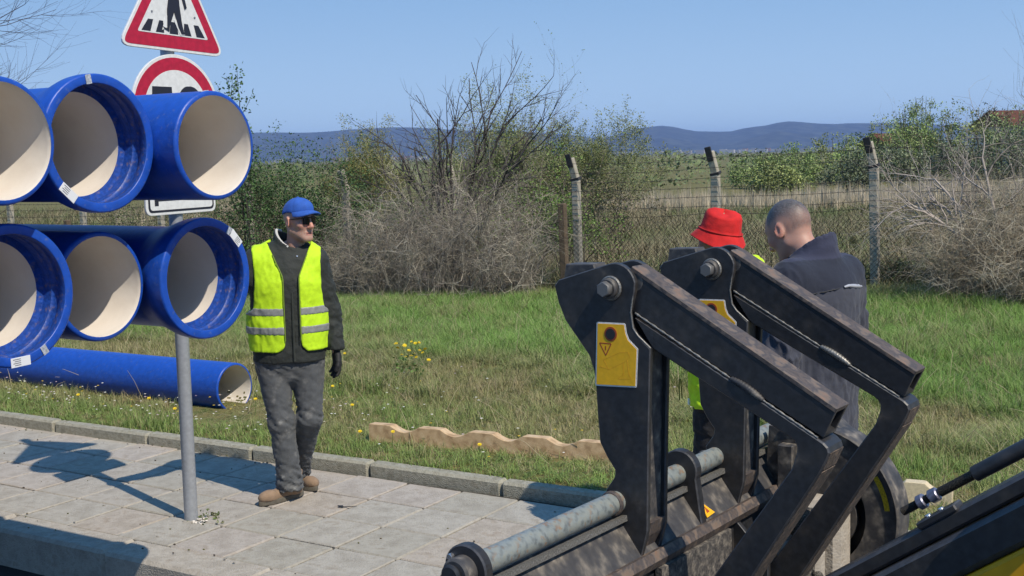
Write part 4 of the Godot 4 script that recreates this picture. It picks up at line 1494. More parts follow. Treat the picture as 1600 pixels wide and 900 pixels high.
# hand hanging down -y from the wrist, palm towards +z, thumb on side s; curl bends the fingers forward
func hand(mb: MB, T: Transform3D, s: float, curl: float, grow := 0.0, paint = null) -> void:
	var f := Field.new(Vector3(-0.1, -0.215, -0.05), Vector3(0.1, 0.04, 0.12), 0.0038)
	f.ell(Vector3(0, -0.045, 0), Vector3(0.041 + grow, 0.05, 0.0155 + grow), 0.01)
	f.cone(Vector3(0, 0.03, 0), Vector3(0, -0.02, 0), 0.027 + grow, 0.026 + grow, 0.02, 1.0, 1.35)
	for i in 4:
		var x := s * (0.031 - 0.0207 * i)
		var l: float = [0.071, 0.079, 0.074, 0.058][i]
		var r: float = [0.0093, 0.0096, 0.0092, 0.0082][i] + grow
		var p := Vector3(x, -0.08 + 0.004 * absf(i - 1.2), 0.001)
		var ang := curl * (0.75 + 0.12 * i)
		f.cone(Vector3(x * 0.75, -0.045, 0), p, r * 1.05, r * 1.08, 0.008)
		var sp := s * (0.10 - 0.07 * i)
		for k in 3:
			var d := Vector3(sp, -cos(ang), sin(ang)).normalized()
			var q: Vector3 = p + d * l * float([0.46, 0.30, 0.24][k])
			f.cone(p, q, r * (1.0 - 0.09 * k), r * (0.93 - 0.09 * k), 0.003)
			p = q
			ang += curl * 0.8
	var t0 := Vector3(s * 0.026, -0.018, 0.006)
	var t1 := Vector3(s * 0.052, -0.05, 0.02)
	var t2 := Vector3(s * 0.06, -0.078, 0.032)
	var t3 := Vector3(s * 0.056, -0.1, 0.042)
	f.cone(t0, t1, 0.0145 + grow, 0.0125 + grow, 0.012)
	f.cone(t1, t2, 0.0118 + grow, 0.0105 + grow, 0.004)
	f.cone(t2, t3, 0.0105 + grow, 0.009 + grow, 0.003)
	f.mesh(mb, T, null, paint)

func boot(mb_up: MB, mb_sole: MB, heel: Vector3, toe: Vector3, ankle_up: Vector3) -> void:
	var d := toe - heel
	d.y = 0
	var L := d.length()
	var z := d / L
	var T := Transform3D(Basis(Vector3.UP.cross(z), Vector3.UP, z), Vector3(heel.x, 0, heel.z))
	var sc := L / 0.3
	var f := Field.new(Vector3(-0.075, 0.0, -0.05), Vector3(0.075, 0.19, 0.33), 0.005)
	f.ell(Vector3(0, 0.055, 0.045), Vector3(0.036, 0.05, 0.045), 0.02)
	f.cone(Vector3(0, 0.055, 0.06), Vector3(0.004, 0.04, 0.21), 0.038, 0.034, 0.03)
	f.ell(Vector3(0.002, 0.045, 0.235), Vector3(0.043, 0.036, 0.055), 0.03)
	f.cone(Vector3(0, 0.08, 0.06), Vector3(0, 0.16, 0.045), 0.044, 0.046, 0.03)
	f.clip(func(p: Vector3) -> float: return maxf(0.024 - p.y, p.y - 0.165))
	var fold := func(p: Vector3) -> float: return 0.0015 * sin(p.z * 90.0 + p.x * 30.0) * smoothstep(0.1, 0.16, p.z) * smoothstep(0.24, 0.18, p.z)
	f.mesh(mb_up, T.scaled_local(Vector3(1, 1, sc)), fold)
	# laces
	for i in 4:
		var zz := 0.105 + 0.024 * i
		var yy := 0.116 - 0.0125 * i
		mb_up.tube(PackedVector3Array([T * (Vector3(-0.024, yy - 0.012, zz + 0.006) * Vector3(1, 1, sc)), T * (Vector3(0, yy, zz) * Vector3(1, 1, sc)), T * (Vector3(0.024, yy - 0.012, zz - 0.004) * Vector3(1, 1, sc))]), PackedFloat32Array([0.003, 0.004, 0.003]), 6)
	# sole
	var poly := PackedVector2Array()
	for i in 32:
		var a := TAU * i / 32.0
		var zz := 0.14 + 0.15 * cos(a)
		var w := 0.043 + 0.008 * smoothstep(0.12, 0.24, zz) - 0.008 * exp(-pow((zz - 0.1) / 0.04, 2.0))
		poly.push_back(Vector2(sin(a) * w, -zz * sc))
	# prism's z becomes up
	mb_sole.prism(poly, 0.0, 0.03, 0.004, T * Transform3D(Basis(Vector3(1, 0, 0), Vector3(0, 0, -1), Vector3(0, 1, 0)), Vector3.ZERO))

func people() -> void:
	M.fine_cloth = noise(71, 0.012, grey(0.84, 1.0), 512, 5)
	M.folds = noise(72, 0.012, grey(0, 1), 512, 5)
	M.eye_white = mat(Color(0.6, 0.57, 0.53), 0.3)
	M.skin = skin_mat()
	var fn := FastNoiseLite.new()
	fn.seed = 77
	fn.frequency = 5.5
	fn.fractal_octaves = 3
	var fn2 := FastNoiseLite.new()
	fn2.seed = 78
	fn2.frequency = 9.0
	fn2.fractal_octaves = 2
	worker_in_vest(fn, fn2)
	man_in_red_hat(fn, fn2)
	man_in_jacket(fn, fn2)

func body_mesh(J: Dictionary, Th: Transform3D, beard: float, base: Color, hands: Array, scalp = null) -> MB:
	var mb := MB.new()
	mb.col = base
	var f := Field.new(Vector3(-0.62, 0.02, -0.45), Vector3(0.5, 1.6, 0.55), 0.016)
	f.cone(J.pel, J.chest, 0.14, 0.145, 0.05, 1.0, 1.5)
	f.cone(J.sr, J.sl, 0.05, 0.05, 0.06)
	f.cone(J.chest, J.neck, 0.1, 0.05, 0.06, 1.0, 1.3)
	for s: String in ["r", "l"]:
		f.cone(J["s" + s], J["e" + s], 0.045, 0.036, 0.03)
		f.cone(J["e" + s], J["w" + s], 0.036, 0.026, 0.02)
		f.cone(J["h" + s], J["k" + s], 0.075, 0.05, 0.05)
		f.cone(J["k" + s], J["a" + s], 0.05, 0.036, 0.03)
	f.mesh(mb)
	head(mb, Th, beard, base, scalp)
	for h: Array in hands:
		hand(mb, h[0], h[1], h[2])
	return mb

func worker_in_vest(fn: FastNoiseLite, fn2: FastNoiseLite) -> void:
	var P := thing("person", "man in yellow vest, blue cap and sunglasses standing on the pavement by the pipes", "person", Vector3(-4.93, 0.0, -5.44), deg_to_rad(42.2))
	var J := {"pel": Vector3(0.02, 0.95, 0), "chest": Vector3(0.025, 1.28, 0), "neck": Vector3(0.045, 1.52, -0.02),
		"sr": Vector3(-0.15, 1.445, -0.01), "sl": Vector3(0.195, 1.435, 0.0), "er": Vector3(-0.37, 1.245, 0.07), "el": Vector3(0.272, 1.13, -0.03),
		"wr": Vector3(-0.564, 1.27, 0.21), "wl": Vector3(0.296, 0.885, 0.02), "hr": Vector3(-0.07, 0.9, 0), "hl": Vector3(0.11, 0.9, 0),
		"kr": Vector3(-0.045, 0.48, 0.05), "kl": Vector3(0.125, 0.5, 0.03), "ar": Vector3(-0.015, 0.08, 0.03), "al": Vector3(0.045, 0.09, -0.24)}
	var Th := Transform3D((Basis(Vector3.UP, 0.68) * Basis(Vector3.RIGHT, 0.0)).scaled_local(Vector3.ONE * 0.95), Vector3(0.108, 1.675, 0.02))
	var base := Color(0.52, 0.31, 0.235)
	var Wl := Transform3D(Basis(Vector3.BACK, 0.06) * Basis(Vector3.UP, -1.1), J.wl)
	# the right hand holds the sign pole
	var Wr := Transform3D(Basis(Vector3(0, -1, 0), Vector3(0.7071, 0, -0.7071), Vector3(0.7071, 0, 0.7071)), J.wr)
	obj("body", body_mesh(J, Th, 0.35, base, [[Wl, 1.0, 0.35], [Wr, -1.0, 0.85]]), M.skin, P, true)
	eyes(Th, P)
	# gloves
	for q: Array in [[Wl, 1.0, 0.35], [Wr, -1.0, 0.85]]:
		var mb := MB.new()
		hand(mb, q[0], q[1], q[2], 0.0032)
		obj("glove", mb, cloth(Color(0.012, 0.012, 0.014), 0.7), P)
	# trousers
	var f := Field.new(Vector3(-0.27, 0.02, -0.36), Vector3(0.33, 1.0, 0.2), 0.011)
	f.cone(Vector3(0.02, 0.98, 0), Vector3(0.02, 0.88, 0), 0.19, 0.2, 0.03, 1.0, 1.5)
	f.cone(Vector3(-0.085, 0.84, 0), J.kr, 0.104, 0.075, 0.02)
	f.cone(J.kr, Vector3(-0.012, 0.13, 0.035), 0.077, 0.072, 0.03)
	f.cone(Vector3(-0.012, 0.13, 0.035), Vector3(-0.01, 0.085, 0.04), 0.078, 0.082, 0.02)
	f.cone(Vector3(0.125, 0.84, 0), J.kl, 0.104, 0.074, 0.02)
	f.cone(J.kl, Vector3(0.048, 0.13, -0.23), 0.076, 0.068, 0.03)
	f.cone(Vector3(0.048, 0.13, -0.23), Vector3(0.046, 0.075, -0.24), 0.074, 0.076, 0.02)
	f.clip(func(p: Vector3) -> float: return 0.055 - p.y + (0.02 if p.z < -0.1 else 0.0))
	var wob := func(p: Vector3) -> float:
		var low := smoothstep(0.35, 0.1, p.y)
		var knee := exp(-pow((p.y - 0.5) / 0.12, 2.0))
		var top := smoothstep(0.7, 0.88, p.y)
		return 0.004 * fn.get_noise_3d(p.x * 1.2, p.y * 1.6, p.z * 1.2) + (0.013 * low + 0.007 * knee + 0.006 * top + 0.002) * (0.3 - absf(fn2.get_noise_3d(p.x * 0.7 + 3.0, p.y * 2.6 + p.x * 1.6, p.z * 0.7)) * 2.4)
	var mb := MB.new()
	f.mesh(mb, Transform3D(), wob)
	var worn := noise(79, 0.006, [[0.0, Color(0.3, 0.3, 0.3, 0.0)], [0.5, Color(0.3, 0.3, 0.3, 0.0)], [0.7, Color(0.42, 0.42, 0.42, 0.3)], [1.0, Color(0.58, 0.58, 0.57, 0.75)]], 512, 6)
	var tr := obj("trousers", mb, cloth(Color(0.092, 0.099, 0.108), 0.92, 0.12, null, worn), P)
	# pocket seams
	mb = MB.new()
	mb.tube(PackedVector3Array([Vector3(-0.19, 0.86, 0.075), Vector3(-0.165, 0.8, 0.1), Vector3(-0.185, 0.75, 0.085)]), PackedFloat32Array([0.002, 0.0025, 0.002]), 5)
	obj("pocket_seam", mb, M.ink, tr)
	# boots
	for q: Array in [[Vector3(0.06, 0, -0.045), Vector3(-0.205, 0, 0.145), J.ar, "boot"], [Vector3(0.0, 0, -0.33), Vector3(0.155, 0, -0.10), J.al, "boot"]]:
		var up := MB.new()
		var sole := MB.new()
		boot(up, sole, q[0], q[1], q[2])
		var b := obj("boot", up, cloth(Color(0.30, 0.205, 0.135), 0.95, 0.3), P)
		obj("sole", sole, cloth(Color(0.13, 0.115, 0.09), 0.95, 0.3), b)
	# jacket
	f = Field.new(Vector3(-0.62, 0.8, -0.24), Vector3(0.4, 1.66, 0.3), 0.01)
	var torso := func(g: Field) -> void:
		g.cone(Vector3(0.02, 0.86, 0), Vector3(0.02, 1.08, 0), 0.217, 0.217, 0.04, 1.0, 1.45)
		g.cone(Vector3(0.02, 1.08, 0), Vector3(0.022, 1.3, 0), 0.217, 0.212, 0.04, 1.0, 1.42)
		g.cone(Vector3(0.022, 1.3, 0), Vector3(0.025, 1.4, -0.01), 0.205, 0.15, 0.06, 1.0, 1.4)
		g.cone(Vector3(-0.135, 1.44, -0.01), Vector3(0.18, 1.432, -0.005), 0.085, 0.083, 0.05)
		g.cone(Vector3(-0.03, 1.49, -0.015), Vector3(0.11, 1.49, -0.015), 0.065, 0.065, 0.05)
	torso.call(f)
	f.cone(Vector3(0.04, 1.48, -0.02), Vector3(0.052, 1.63, -0.014), 0.098, 0.092, 0.02)
	var body_only := Field.new(Vector3(-0.36, 0.8, -0.24), Vector3(0.4, 1.66, 0.24), 0.008)
	torso.call(body_only)
	f.cone(J.sr, J.er, 0.078, 0.066, 0.04)
	f.cone(J.er, Vector3(-0.545, 1.267, 0.196), 0.066, 0.052, 0.02)
	f.cone(J.sl, J.el, 0.08, 0.067, 0.04)
	f.cone(J.el, Vector3(0.294, 0.905, 0.02), 0.067, 0.053, 0.02)
	f.clip(func(p: Vector3) -> float:
		var hem := 0.845 - p.y if p.x < 0.235 else 0.9 - p.y
		# opening of the collar
		var q := Vector2(p.x - 0.052, p.z + 0.012)
		var neckhole := maxf(0.078 - q.length(), 1.50 - p.y)
		return maxf(maxf(hem, -maxf(q.length() - 0.078, 1.5 - p.y)), p.y - 1.6 + maxf(0.0, p.z + 0.02) * 0.7 + (p.x - 0.05) * 0.35))
	var folds := func(p: Vector3) -> float:
		var sleeve := smoothstep(0.2, 0.28, absf(p.x - 0.02))
		return 0.006 * fn.get_noise_3d(p.x, p.y * 1.3, p.z) + 0.009 * (0.3 + sleeve) * (0.25 - absf(fn2.get_noise_3d(p.x + 9.0, p.y * 1.8 + p.x, p.z)) * 1.8)
	mb = MB.new()
	f.mesh(mb, Transform3D(), folds)
	var jk := obj("jacket", mb, cloth(Color(0.024, 0.029, 0.027), 0.8, 0.3), P)
	mb = MB.new()      # zip flap and white collar lining
	mb.tube(PackedVector3Array([Vector3(0.046, 0.86, 0.154), Vector3(0.046, 1.05, 0.157), Vector3(0.047, 1.25, 0.156), Vector3(0.05, 1.38, 0.13), Vector3(0.055, 1.48, 0.09)]), PackedFloat32Array([0.006, 0.007, 0.007, 0.007, 0.006]), 7)
	obj("zip_flap", mb, cloth(Color(0.026, 0.032, 0.029), 0.8, 0.2), jk)
	mb = MB.new()
	var pth := PackedVector3Array()
	var rad := PackedFloat32Array()
	for i in 15:
		var a := deg_to_rad(100.0 + 130.0 * i / 14.0)
		pth.push_back(Vector3(0.052 + cos(a) * 0.08, 1.6 - cos(a) * 0.028 - 0.07 * maxf(0.0, sin(a) + 0.1), -0.012 + sin(a) * 0.08))
		rad.push_back(0.0085)
	mb.tube(pth, rad, 8)
	obj("collar_lining", mb, cloth(Color(0.62, 0.62, 0.6), 0.9), jk)
	mb = MB.new()
	mb.cyl(Vector3(0.085, 1.475, 0.094), Vector3(0.087, 1.477, 0.1), 0.0055, 12, 0.001)
	obj("press_stud", mb, M.chrome, jk)
	# vest
	var bands := body_only.copy()
	body_only.grow(0.019)
	var shape := func(p: Vector3) -> float:
		var xc := 0.044
		var half := 0.046 + maxf(0.0, p.y - 1.36) * 0.42
		var d := -1.0
		if p.z > -0.02:
			d = maxf(d, half - absf(p.x - xc))
		d = maxf(d, 0.915 - p.y)
		# rounded lower front corners
		var cx := absf(p.x - xc) - half
		if p.z > 0 and cx < 0.06 and p.y < 0.975:
			d = maxf(d, Vector2(0.06 - cx, 0.975 - p.y).length() - 0.06)
		# armholes
		if p.y > 1.17:
			var lim := 0.205 - 0.012 * sin((p.y - 1.17) / 0.36 * PI)
			d = maxf(d, absf(p.x - 0.027) - lim)
		elif p.y > 1.14:
			d = maxf(d, absf(p.x - 0.027) - 0.205 - (1.17 - p.y) * 1.5)
		# neck
		d = maxf(d, 0.108 - Vector2(p.x - 0.045, p.z + 0.02).length() if p.y > 1.42 else -1.0)
		return d
	body_only.clip(shape)
	var vf := func(p: Vector3) -> float:
		return 0.005 * fn.get_noise_3d(p.x + 4.0, p.y * 0.8, p.z) + 0.004 * (0.25 - absf(fn2.get_noise_3d(p.x * 1.5, p.y * 0.7 + 7.0, p.z)) * 1.8)
	mb = MB.new()
	body_only.mesh(mb, Transform3D(), vf)
	M.hi_vis = cloth(Color(0.58, 0.90, 0.012), 0.75, 0.12, noise(81, 0.02, grey(0.9, 1.0), 512, 3))
	M.hi_vis.backlight_enabled = false
	var vest := obj("vest", mb, M.hi_vis, P)
	bands.grow(0.0225)
	for y: float in [1.155, 1.045]:
		var g := bands.copy()
		g.clip(func(p: Vector3) -> float: return maxf(shape.call(p), absf(p.y - y) - 0.0245))
		mb = MB.new()
		g.mesh(mb, Transform3D(), vf)
		obj("reflective_band", mb, mat(Color(0.30, 0.31, 0.30), 0.4, 0.0, M.fine_cloth, 6.0), vest)
	# dark piping along the vest's front edges
	for s: float in [-1.0, 1.0]:
		pth = PackedVector3Array()
		rad = PackedFloat32Array()
		for i in 22:
			var y := 0.985 + (1.49 - 0.985) * i / 21.0
			var half := 0.046 + maxf(0.0, y - 1.36) * 0.42
			var x := 0.044 + s * half
			# depth of the torso's surface there
			var z := 0.24
			for k in 60:
				var c := (Vector3(x + s * 0.008, y, z) - bands.o) / bands.h
				if bands.d[(int(c.z) * bands.ny + int(c.y)) * bands.nx + int(c.x)] < 0.0005:
					break
				z -= 0.004
			pth.push_back(Vector3(x, y, z + 0.001))
			rad.push_back(0.0036)
		mb = MB.new()
		mb.tube(pth, rad, 6)
		obj("piping", mb, cloth(Color(0.2, 0.3, 0.03), 0.8), vest)
	# cap
	cap(P, Th)
	glasses(P, Th)

func cap(P: Node3D, T: Transform3D) -> void:
	var f := Field.new(Vector3(-0.12, 0.0, -0.15), Vector3(0.12, 0.18, 0.16), 0.0055)
	f.ell(Vector3(0, 0.04, -0.012), Vector3(0.087, 0.108, 0.108), 0.02)
	f.ell(Vector3(0, 0.085, 0.025), Vector3(0.07, 0.056, 0.075), 0.03)
	f.clip(func(p: Vector3) -> float: return (0.06 + 0.2 * minf(0.0, p.z + 0.02)) - p.y)
	var seam := func(p: Vector3) -> float:
		var a := atan2(p.x, p.z + 0.01)
		return -0.0022 * exp(-pow(sin(a * 3.0) / 0.09, 2.0)) * smoothstep(0.05, 0.1, p.y)
	var mb := MB.new()
	f.mesh(mb, T, seam)
	M.cap_blue = cloth(Color(0.025, 0.115, 0.50), 0.85, 0.1)
	var c := obj("cap", mb, M.cap_blue, P)
	mb = MB.new()
	var top := []
	var under := []
	for j in 8:
		var r := j / 7.0
		var row := PackedVector3Array()
		var row2 := PackedVector3Array()
		for i in 25:
			var a := deg_to_rad(-72.0 + 144.0 * i / 24.0)
			var out := 0.073 * pow(maxf(cos(a * 1.18), 0.0), 0.55)
			var x := sin(a) * (0.083 + out * r * 0.35)
			var z := -0.008 + cos(a) * 0.098 + out * r
			var y := 0.071 - 0.004 * r - 10.0 * x * x * (0.35 + 0.65 * r) * 0.36 - 0.12 * out * r * r
			row.push_back(T * Vector3(x, y + 0.003, z))
			row2.push_back(T * Vector3(x, y - 0.003, z))
		top.push_back(row)
		under.push_back(row2)
	mb.surf(top, false, true)
	mb.surf(under)
	mb.surf([top[7], under[7]], false, true)
	obj("brim", mb, M.cap_blue, c)
	mb = MB.new()
	mb.cyl(T * Vector3(0, 0.149, -0.006), T * Vector3(0, 0.155, -0.006), 0.008, 14, 0.002)
	obj("button", mb, M.cap_blue, c)

func glasses(P: Node3D, T: Transform3D) -> void:
	var mb := MB.new()
	for s: float in [-1.0, 1.0]:
		var rows := []
		for j in 9:
			var row := PackedVector3Array()
			for i in 13:
				var u := -1.0 + 2.0 * i / 12.0
				var vv := -1.0 + 2.0 * j / 8.0
				var n := pow(pow(absf(u), 3.0) + pow(absf(vv), 3.0), 1.0 / 3.0)
				var m := maxf(absf(u), absf(vv))
				if n > 0.001:
					u *= m / n; vv *= m / n
				var ang: float = s * (0.36 + u * 0.28 * s)
				row.push_back(T * Vector3(sin(ang) * 0.088, 0.010 + vv * 0.024 - 0.003 * absf(u), 0.033 + cos(ang) * 0.078))
			rows.push_back(row)
		mb.surf(rows)
	var lens := StandardMaterial3D.new()
	lens.albedo_color = Color(0.02, 0.022, 0.028)
	lens.roughness = 0.12
	var g := obj("sunglasses", mb, lens, P)
	mb = MB.new()
	mb.tube(PackedVector3Array([T * Vector3(-0.054, 0.026, 0.1), T * Vector3(-0.02, 0.03, 0.113), T * Vector3(0, 0.028, 0.1155), T * Vector3(0.02, 0.03, 0.113), T * Vector3(0.054, 0.026, 0.1)]), PackedFloat32Array([0.0022, 0.0025, 0.0025, 0.0025, 0.0022]), 6)
	for s: float in [-1.0, 1.0]:
		mb.tube(PackedVector3Array([T * Vector3(s * 0.054, 0.024, 0.1), T * Vector3(s * 0.074, 0.022, 0.075), T * Vector3(s * 0.083, 0.018, 0.01), T * Vector3(s * 0.084, 0.004, -0.02)]), PackedFloat32Array([0.0026, 0.003, 0.0026, 0.002]), 6)
	obj("frame", mb, M.ink, g)

func man_in_red_hat(fn: FastNoiseLite, fn2: FastNoiseLite) -> void:
	var P := thing("person", "person in red bucket hat and yellow vest looking down, half hidden by the loader forks", "person", Vector3(-2.24, 0.0, -5.68), deg_to_rad(-104.0))
	var J := {"pel": Vector3(0.0, 0.95, -0.02), "chest": Vector3(0, 1.24, 0.04), "neck": Vector3(0, 1.45, 0.03),
		"sr": Vector3(-0.185, 1.38, 0.03), "sl": Vector3(0.185, 1.38, 0.03), "er": Vector3(-0.25, 1.1, 0.06), "el": Vector3(0.25, 1.1, 0.06),
		"wr": Vector3(-0.12, 1.05, 0.30), "wl": Vector3(0.14, 1.05, 0.30), "hr": Vector3(-0.09, 0.9, 0), "hl": Vector3(0.09, 0.9, 0),
		"kr": Vector3(-0.1, 0.48, 0.03), "kl": Vector3(0.1, 0.48, 0.03), "ar": Vector3(-0.11, 0.09, 0), "al": Vector3(0.11, 0.09, 0)}
	var Th := Transform3D(Basis(Vector3.UP, 0.12) * Basis(Vector3.RIGHT, 0.25), Vector3(0, 1.60, 0.035))
	var base := Color(0.34, 0.18, 0.135)
	var Wl := Transform3D(Basis(Vector3.RIGHT, -1.4), J.wl)
	var Wr := Transform3D(Basis(Vector3.RIGHT, -1.4), J.wr)
	obj("body", body_mesh(J, Th, 0.5, base, [[Wl, -1.0, 0.45], [Wr, 1.0, 0.45]]), M.skin, P, true)
	eyes(Th, P)
	# trousers
	var f := Field.new(Vector3(-0.3, 0.02, -0.25), Vector3(0.3, 1.0, 0.25), 0.013)
	f.cone(Vector3(0, 0.98, -0.02), Vector3(0, 0.88, -0.02), 0.18, 0.19, 0.03, 1.0, 1.4)
	for s: float in [-1.0, 1.0]:
		f.cone(Vector3(s * 0.095, 0.86, -0.01), Vector3(s * 0.1, 0.48, 0.03), 0.105, 0.08, 0.04)
		f.cone(Vector3(s * 0.1, 0.48, 0.03), Vector3(s * 0.11, 0.09, 0), 0.08, 0.075, 0.02)
	var wob := func(p: Vector3) -> float: return 0.008 * fn.get_noise_3d(p.x, p.y * 2.0, p.z) + 0.008 * (0.3 - absf(fn2.get_noise_3d(p.x, p.y * 2.0, p.z)) * 2.0)
	var mb := MB.new()
	f.mesh(mb, Transform3D(), wob)
	var tr := obj("trousers", mb, cloth(Color(0.014, 0.014, 0.018), 0.85, 0.3), P)
	mb = MB.new()
	for q: Array in [[0.17, 0.80, 0.09], [0.155, 0.80, 0.105]]:
		mb.box(Vector3(q[0], q[1] - 0.018, q[2] - 0.003), Vector3(q[0] + 0.008, q[1] + 0.012, q[2] + 0.004), 0.001)
	obj("thigh_mark", mb, M.label_white, tr)
	for s: float in [-1.0, 1.0]:
		var up := MB.new()
		var sole := MB.new()
		boot(up, sole, Vector3(s * 0.11, 0, -0.07), Vector3(s * 0.13, 0, 0.21), J.ar)
		var b := obj("boot", up, cloth(Color(0.05, 0.045, 0.04), 0.9), P)
		obj("sole", sole, M.rubber, b)
	# dark jumper with sleeves, then the long vest
	f = Field.new(Vector3(-0.38, 0.62, -0.28), Vector3(0.38, 1.62, 0.42), 0.012)
	var torso := func(g: Field) -> void:
		g.cone(Vector3(0, 0.78, -0.01), Vector3(0, 1.1, 0.0), 0.2, 0.205, 0.04, 1.0, 1.35)
		g.cone(Vector3(0, 1.1, 0.0), Vector3(0, 1.3, 0.04), 0.205, 0.19, 0.05, 1.0, 1.35)
		g.cone(Vector3(-0.165, 1.42, -0.02), Vector3(0.165, 1.42, -0.02), 0.085, 0.085, 0.06)
		g.cone(Vector3(0, 1.4, -0.02), Vector3(0, 1.52, 0.0), 0.12, 0.085, 0.05)
	torso.call(f)
	var vest := f.copy()
	for s: String in ["r", "l"]:
		f.cone(J["s" + s], J["e" + s], 0.072, 0.062, 0.03)
		f.cone(J["e" + s], J["w" + s], 0.062, 0.048, 0.02)
	f.clip(func(p: Vector3) -> float: return maxf(0.86 - p.y, p.y - 1.5))
	mb = MB.new()
	f.mesh(mb, Transform3D(), wob)
	obj("jumper", mb, cloth(Color(0.02, 0.021, 0.025), 0.9, 0.3), P)
	vest.grow(0.018)
	vest.clip(func(p: Vector3) -> float:
		var d := 0.775 - p.y
		if p.y > 1.13:
			d = maxf(d, absf(p.x) - 0.215)
		if p.z > 0.05:
			d = maxf(d, 0.012 + maxf(0.0, p.y - 1.2) * 0.3 - absf(p.x))
		return maxf(d, maxf(p.y - 1.53, 0.074 - Vector2(p.x, p.z - 0.03).length() if p.y > 1.42 else -1.0)))
	mb = MB.new()
	vest.mesh(mb, Transform3D(), wob)
	var v := obj("vest", mb, M.hi_vis, P)
	mb = MB.new()
	mb.tube(PackedVector3Array([Vector3(0.13, 0.80, 0.168), Vector3(0.14, 0.90, 0.170), Vector3(0.17, 0.905, 0.155), Vector3(0.175, 0.80, 0.15)]), PackedFloat32Array([0.003, 0.003, 0.003, 0.003]), 5)
	obj("pocket_edge", mb, cloth(Color(0.12, 0.16, 0.02)), v)
	# bucket hat: soft crown and drooping brim, pushed back on the head
	Th = Transform3D(Basis(Vector3.UP, 0.12) * Basis(Vector3.RIGHT, -0.22), Th.origin + Vector3(0, 0.008, 0.004)).scaled_local(Vector3(1, 0.9, 1))
	var top := PackedVector2Array([Vector2(0.001, 0.152), Vector2(0.05, 0.15), Vector2(0.078, 0.138), Vector2(0.088, 0.12), Vector2(0.097, 0.06), Vector2(0.101, 0.042), Vector2(0.108, 0.034), Vector2(0.12, 0.01), Vector2(0.133, -0.02), Vector2(0.135, -0.024), Vector2(0.131, -0.023), Vector2(0.117, 0.006), Vector2(0.1, 0.032)])
	var rows := []
	for p in top:
		var row := PackedVector3Array()
		for i in 48:
			var a := TAU * i / 48.0
			var w := 1.0 + 0.035 * sin(a * 3.0 + 1.0) * smoothstep(0.04, -0.02, p.y) + 0.055 * fn.get_noise_3d(cos(a) * 0.16, p.y * 1.6, sin(a) * 0.16)
			var dent := 0.012 * sin(a * 2.0 + 0.6) * smoothstep(0.1, 0.15, p.y) + 0.012 * sin(a * 2.0) * smoothstep(0.0, -0.02, p.y)
			row.push_back(Th * Vector3(sin(a) * p.x * w * 0.95, p.y + dent, cos(a) * p.x * w * 1.06 - 0.008))
		rows.push_back(row)
	mb = MB.new()
	mb.surf(rows, true)
	var red := cloth(Color(0.68, 0.012, 0.012), 0.85, 0.25)
	var h := obj("bucket_hat", mb, red, P)
	mb = MB.new()
	var pth := PackedVector3Array()
	var rad := PackedFloat32Array()
	for i in 41:
		var a := TAU * i / 40.0
		pth.push_back(Th * Vector3(sin(a) * 0.1, 0.042, cos(a) * 0.111 - 0.008))
		rad.push_back(0.004)
	mb.tube(pth, rad, 6)
	obj("hat_seam", mb, cloth(Color(0.5, 0.01, 0.01), 0.85), h)
	for k in 3:
		mb = MB.new()
		var a := -1.9 + 0.35 * k
		var q := Vector3(sin(a) * 0.0925, 0.1, cos(a) * 0.103 - 0.008)
		mb.cyl(Th * q, Th * (q + Vector3(sin(a), 0.1, cos(a)) * 0.004), 0.005, 10, 0.001)
		obj("eyelet", mb, cloth(Color(0.3, 0.01, 0.01)), h)

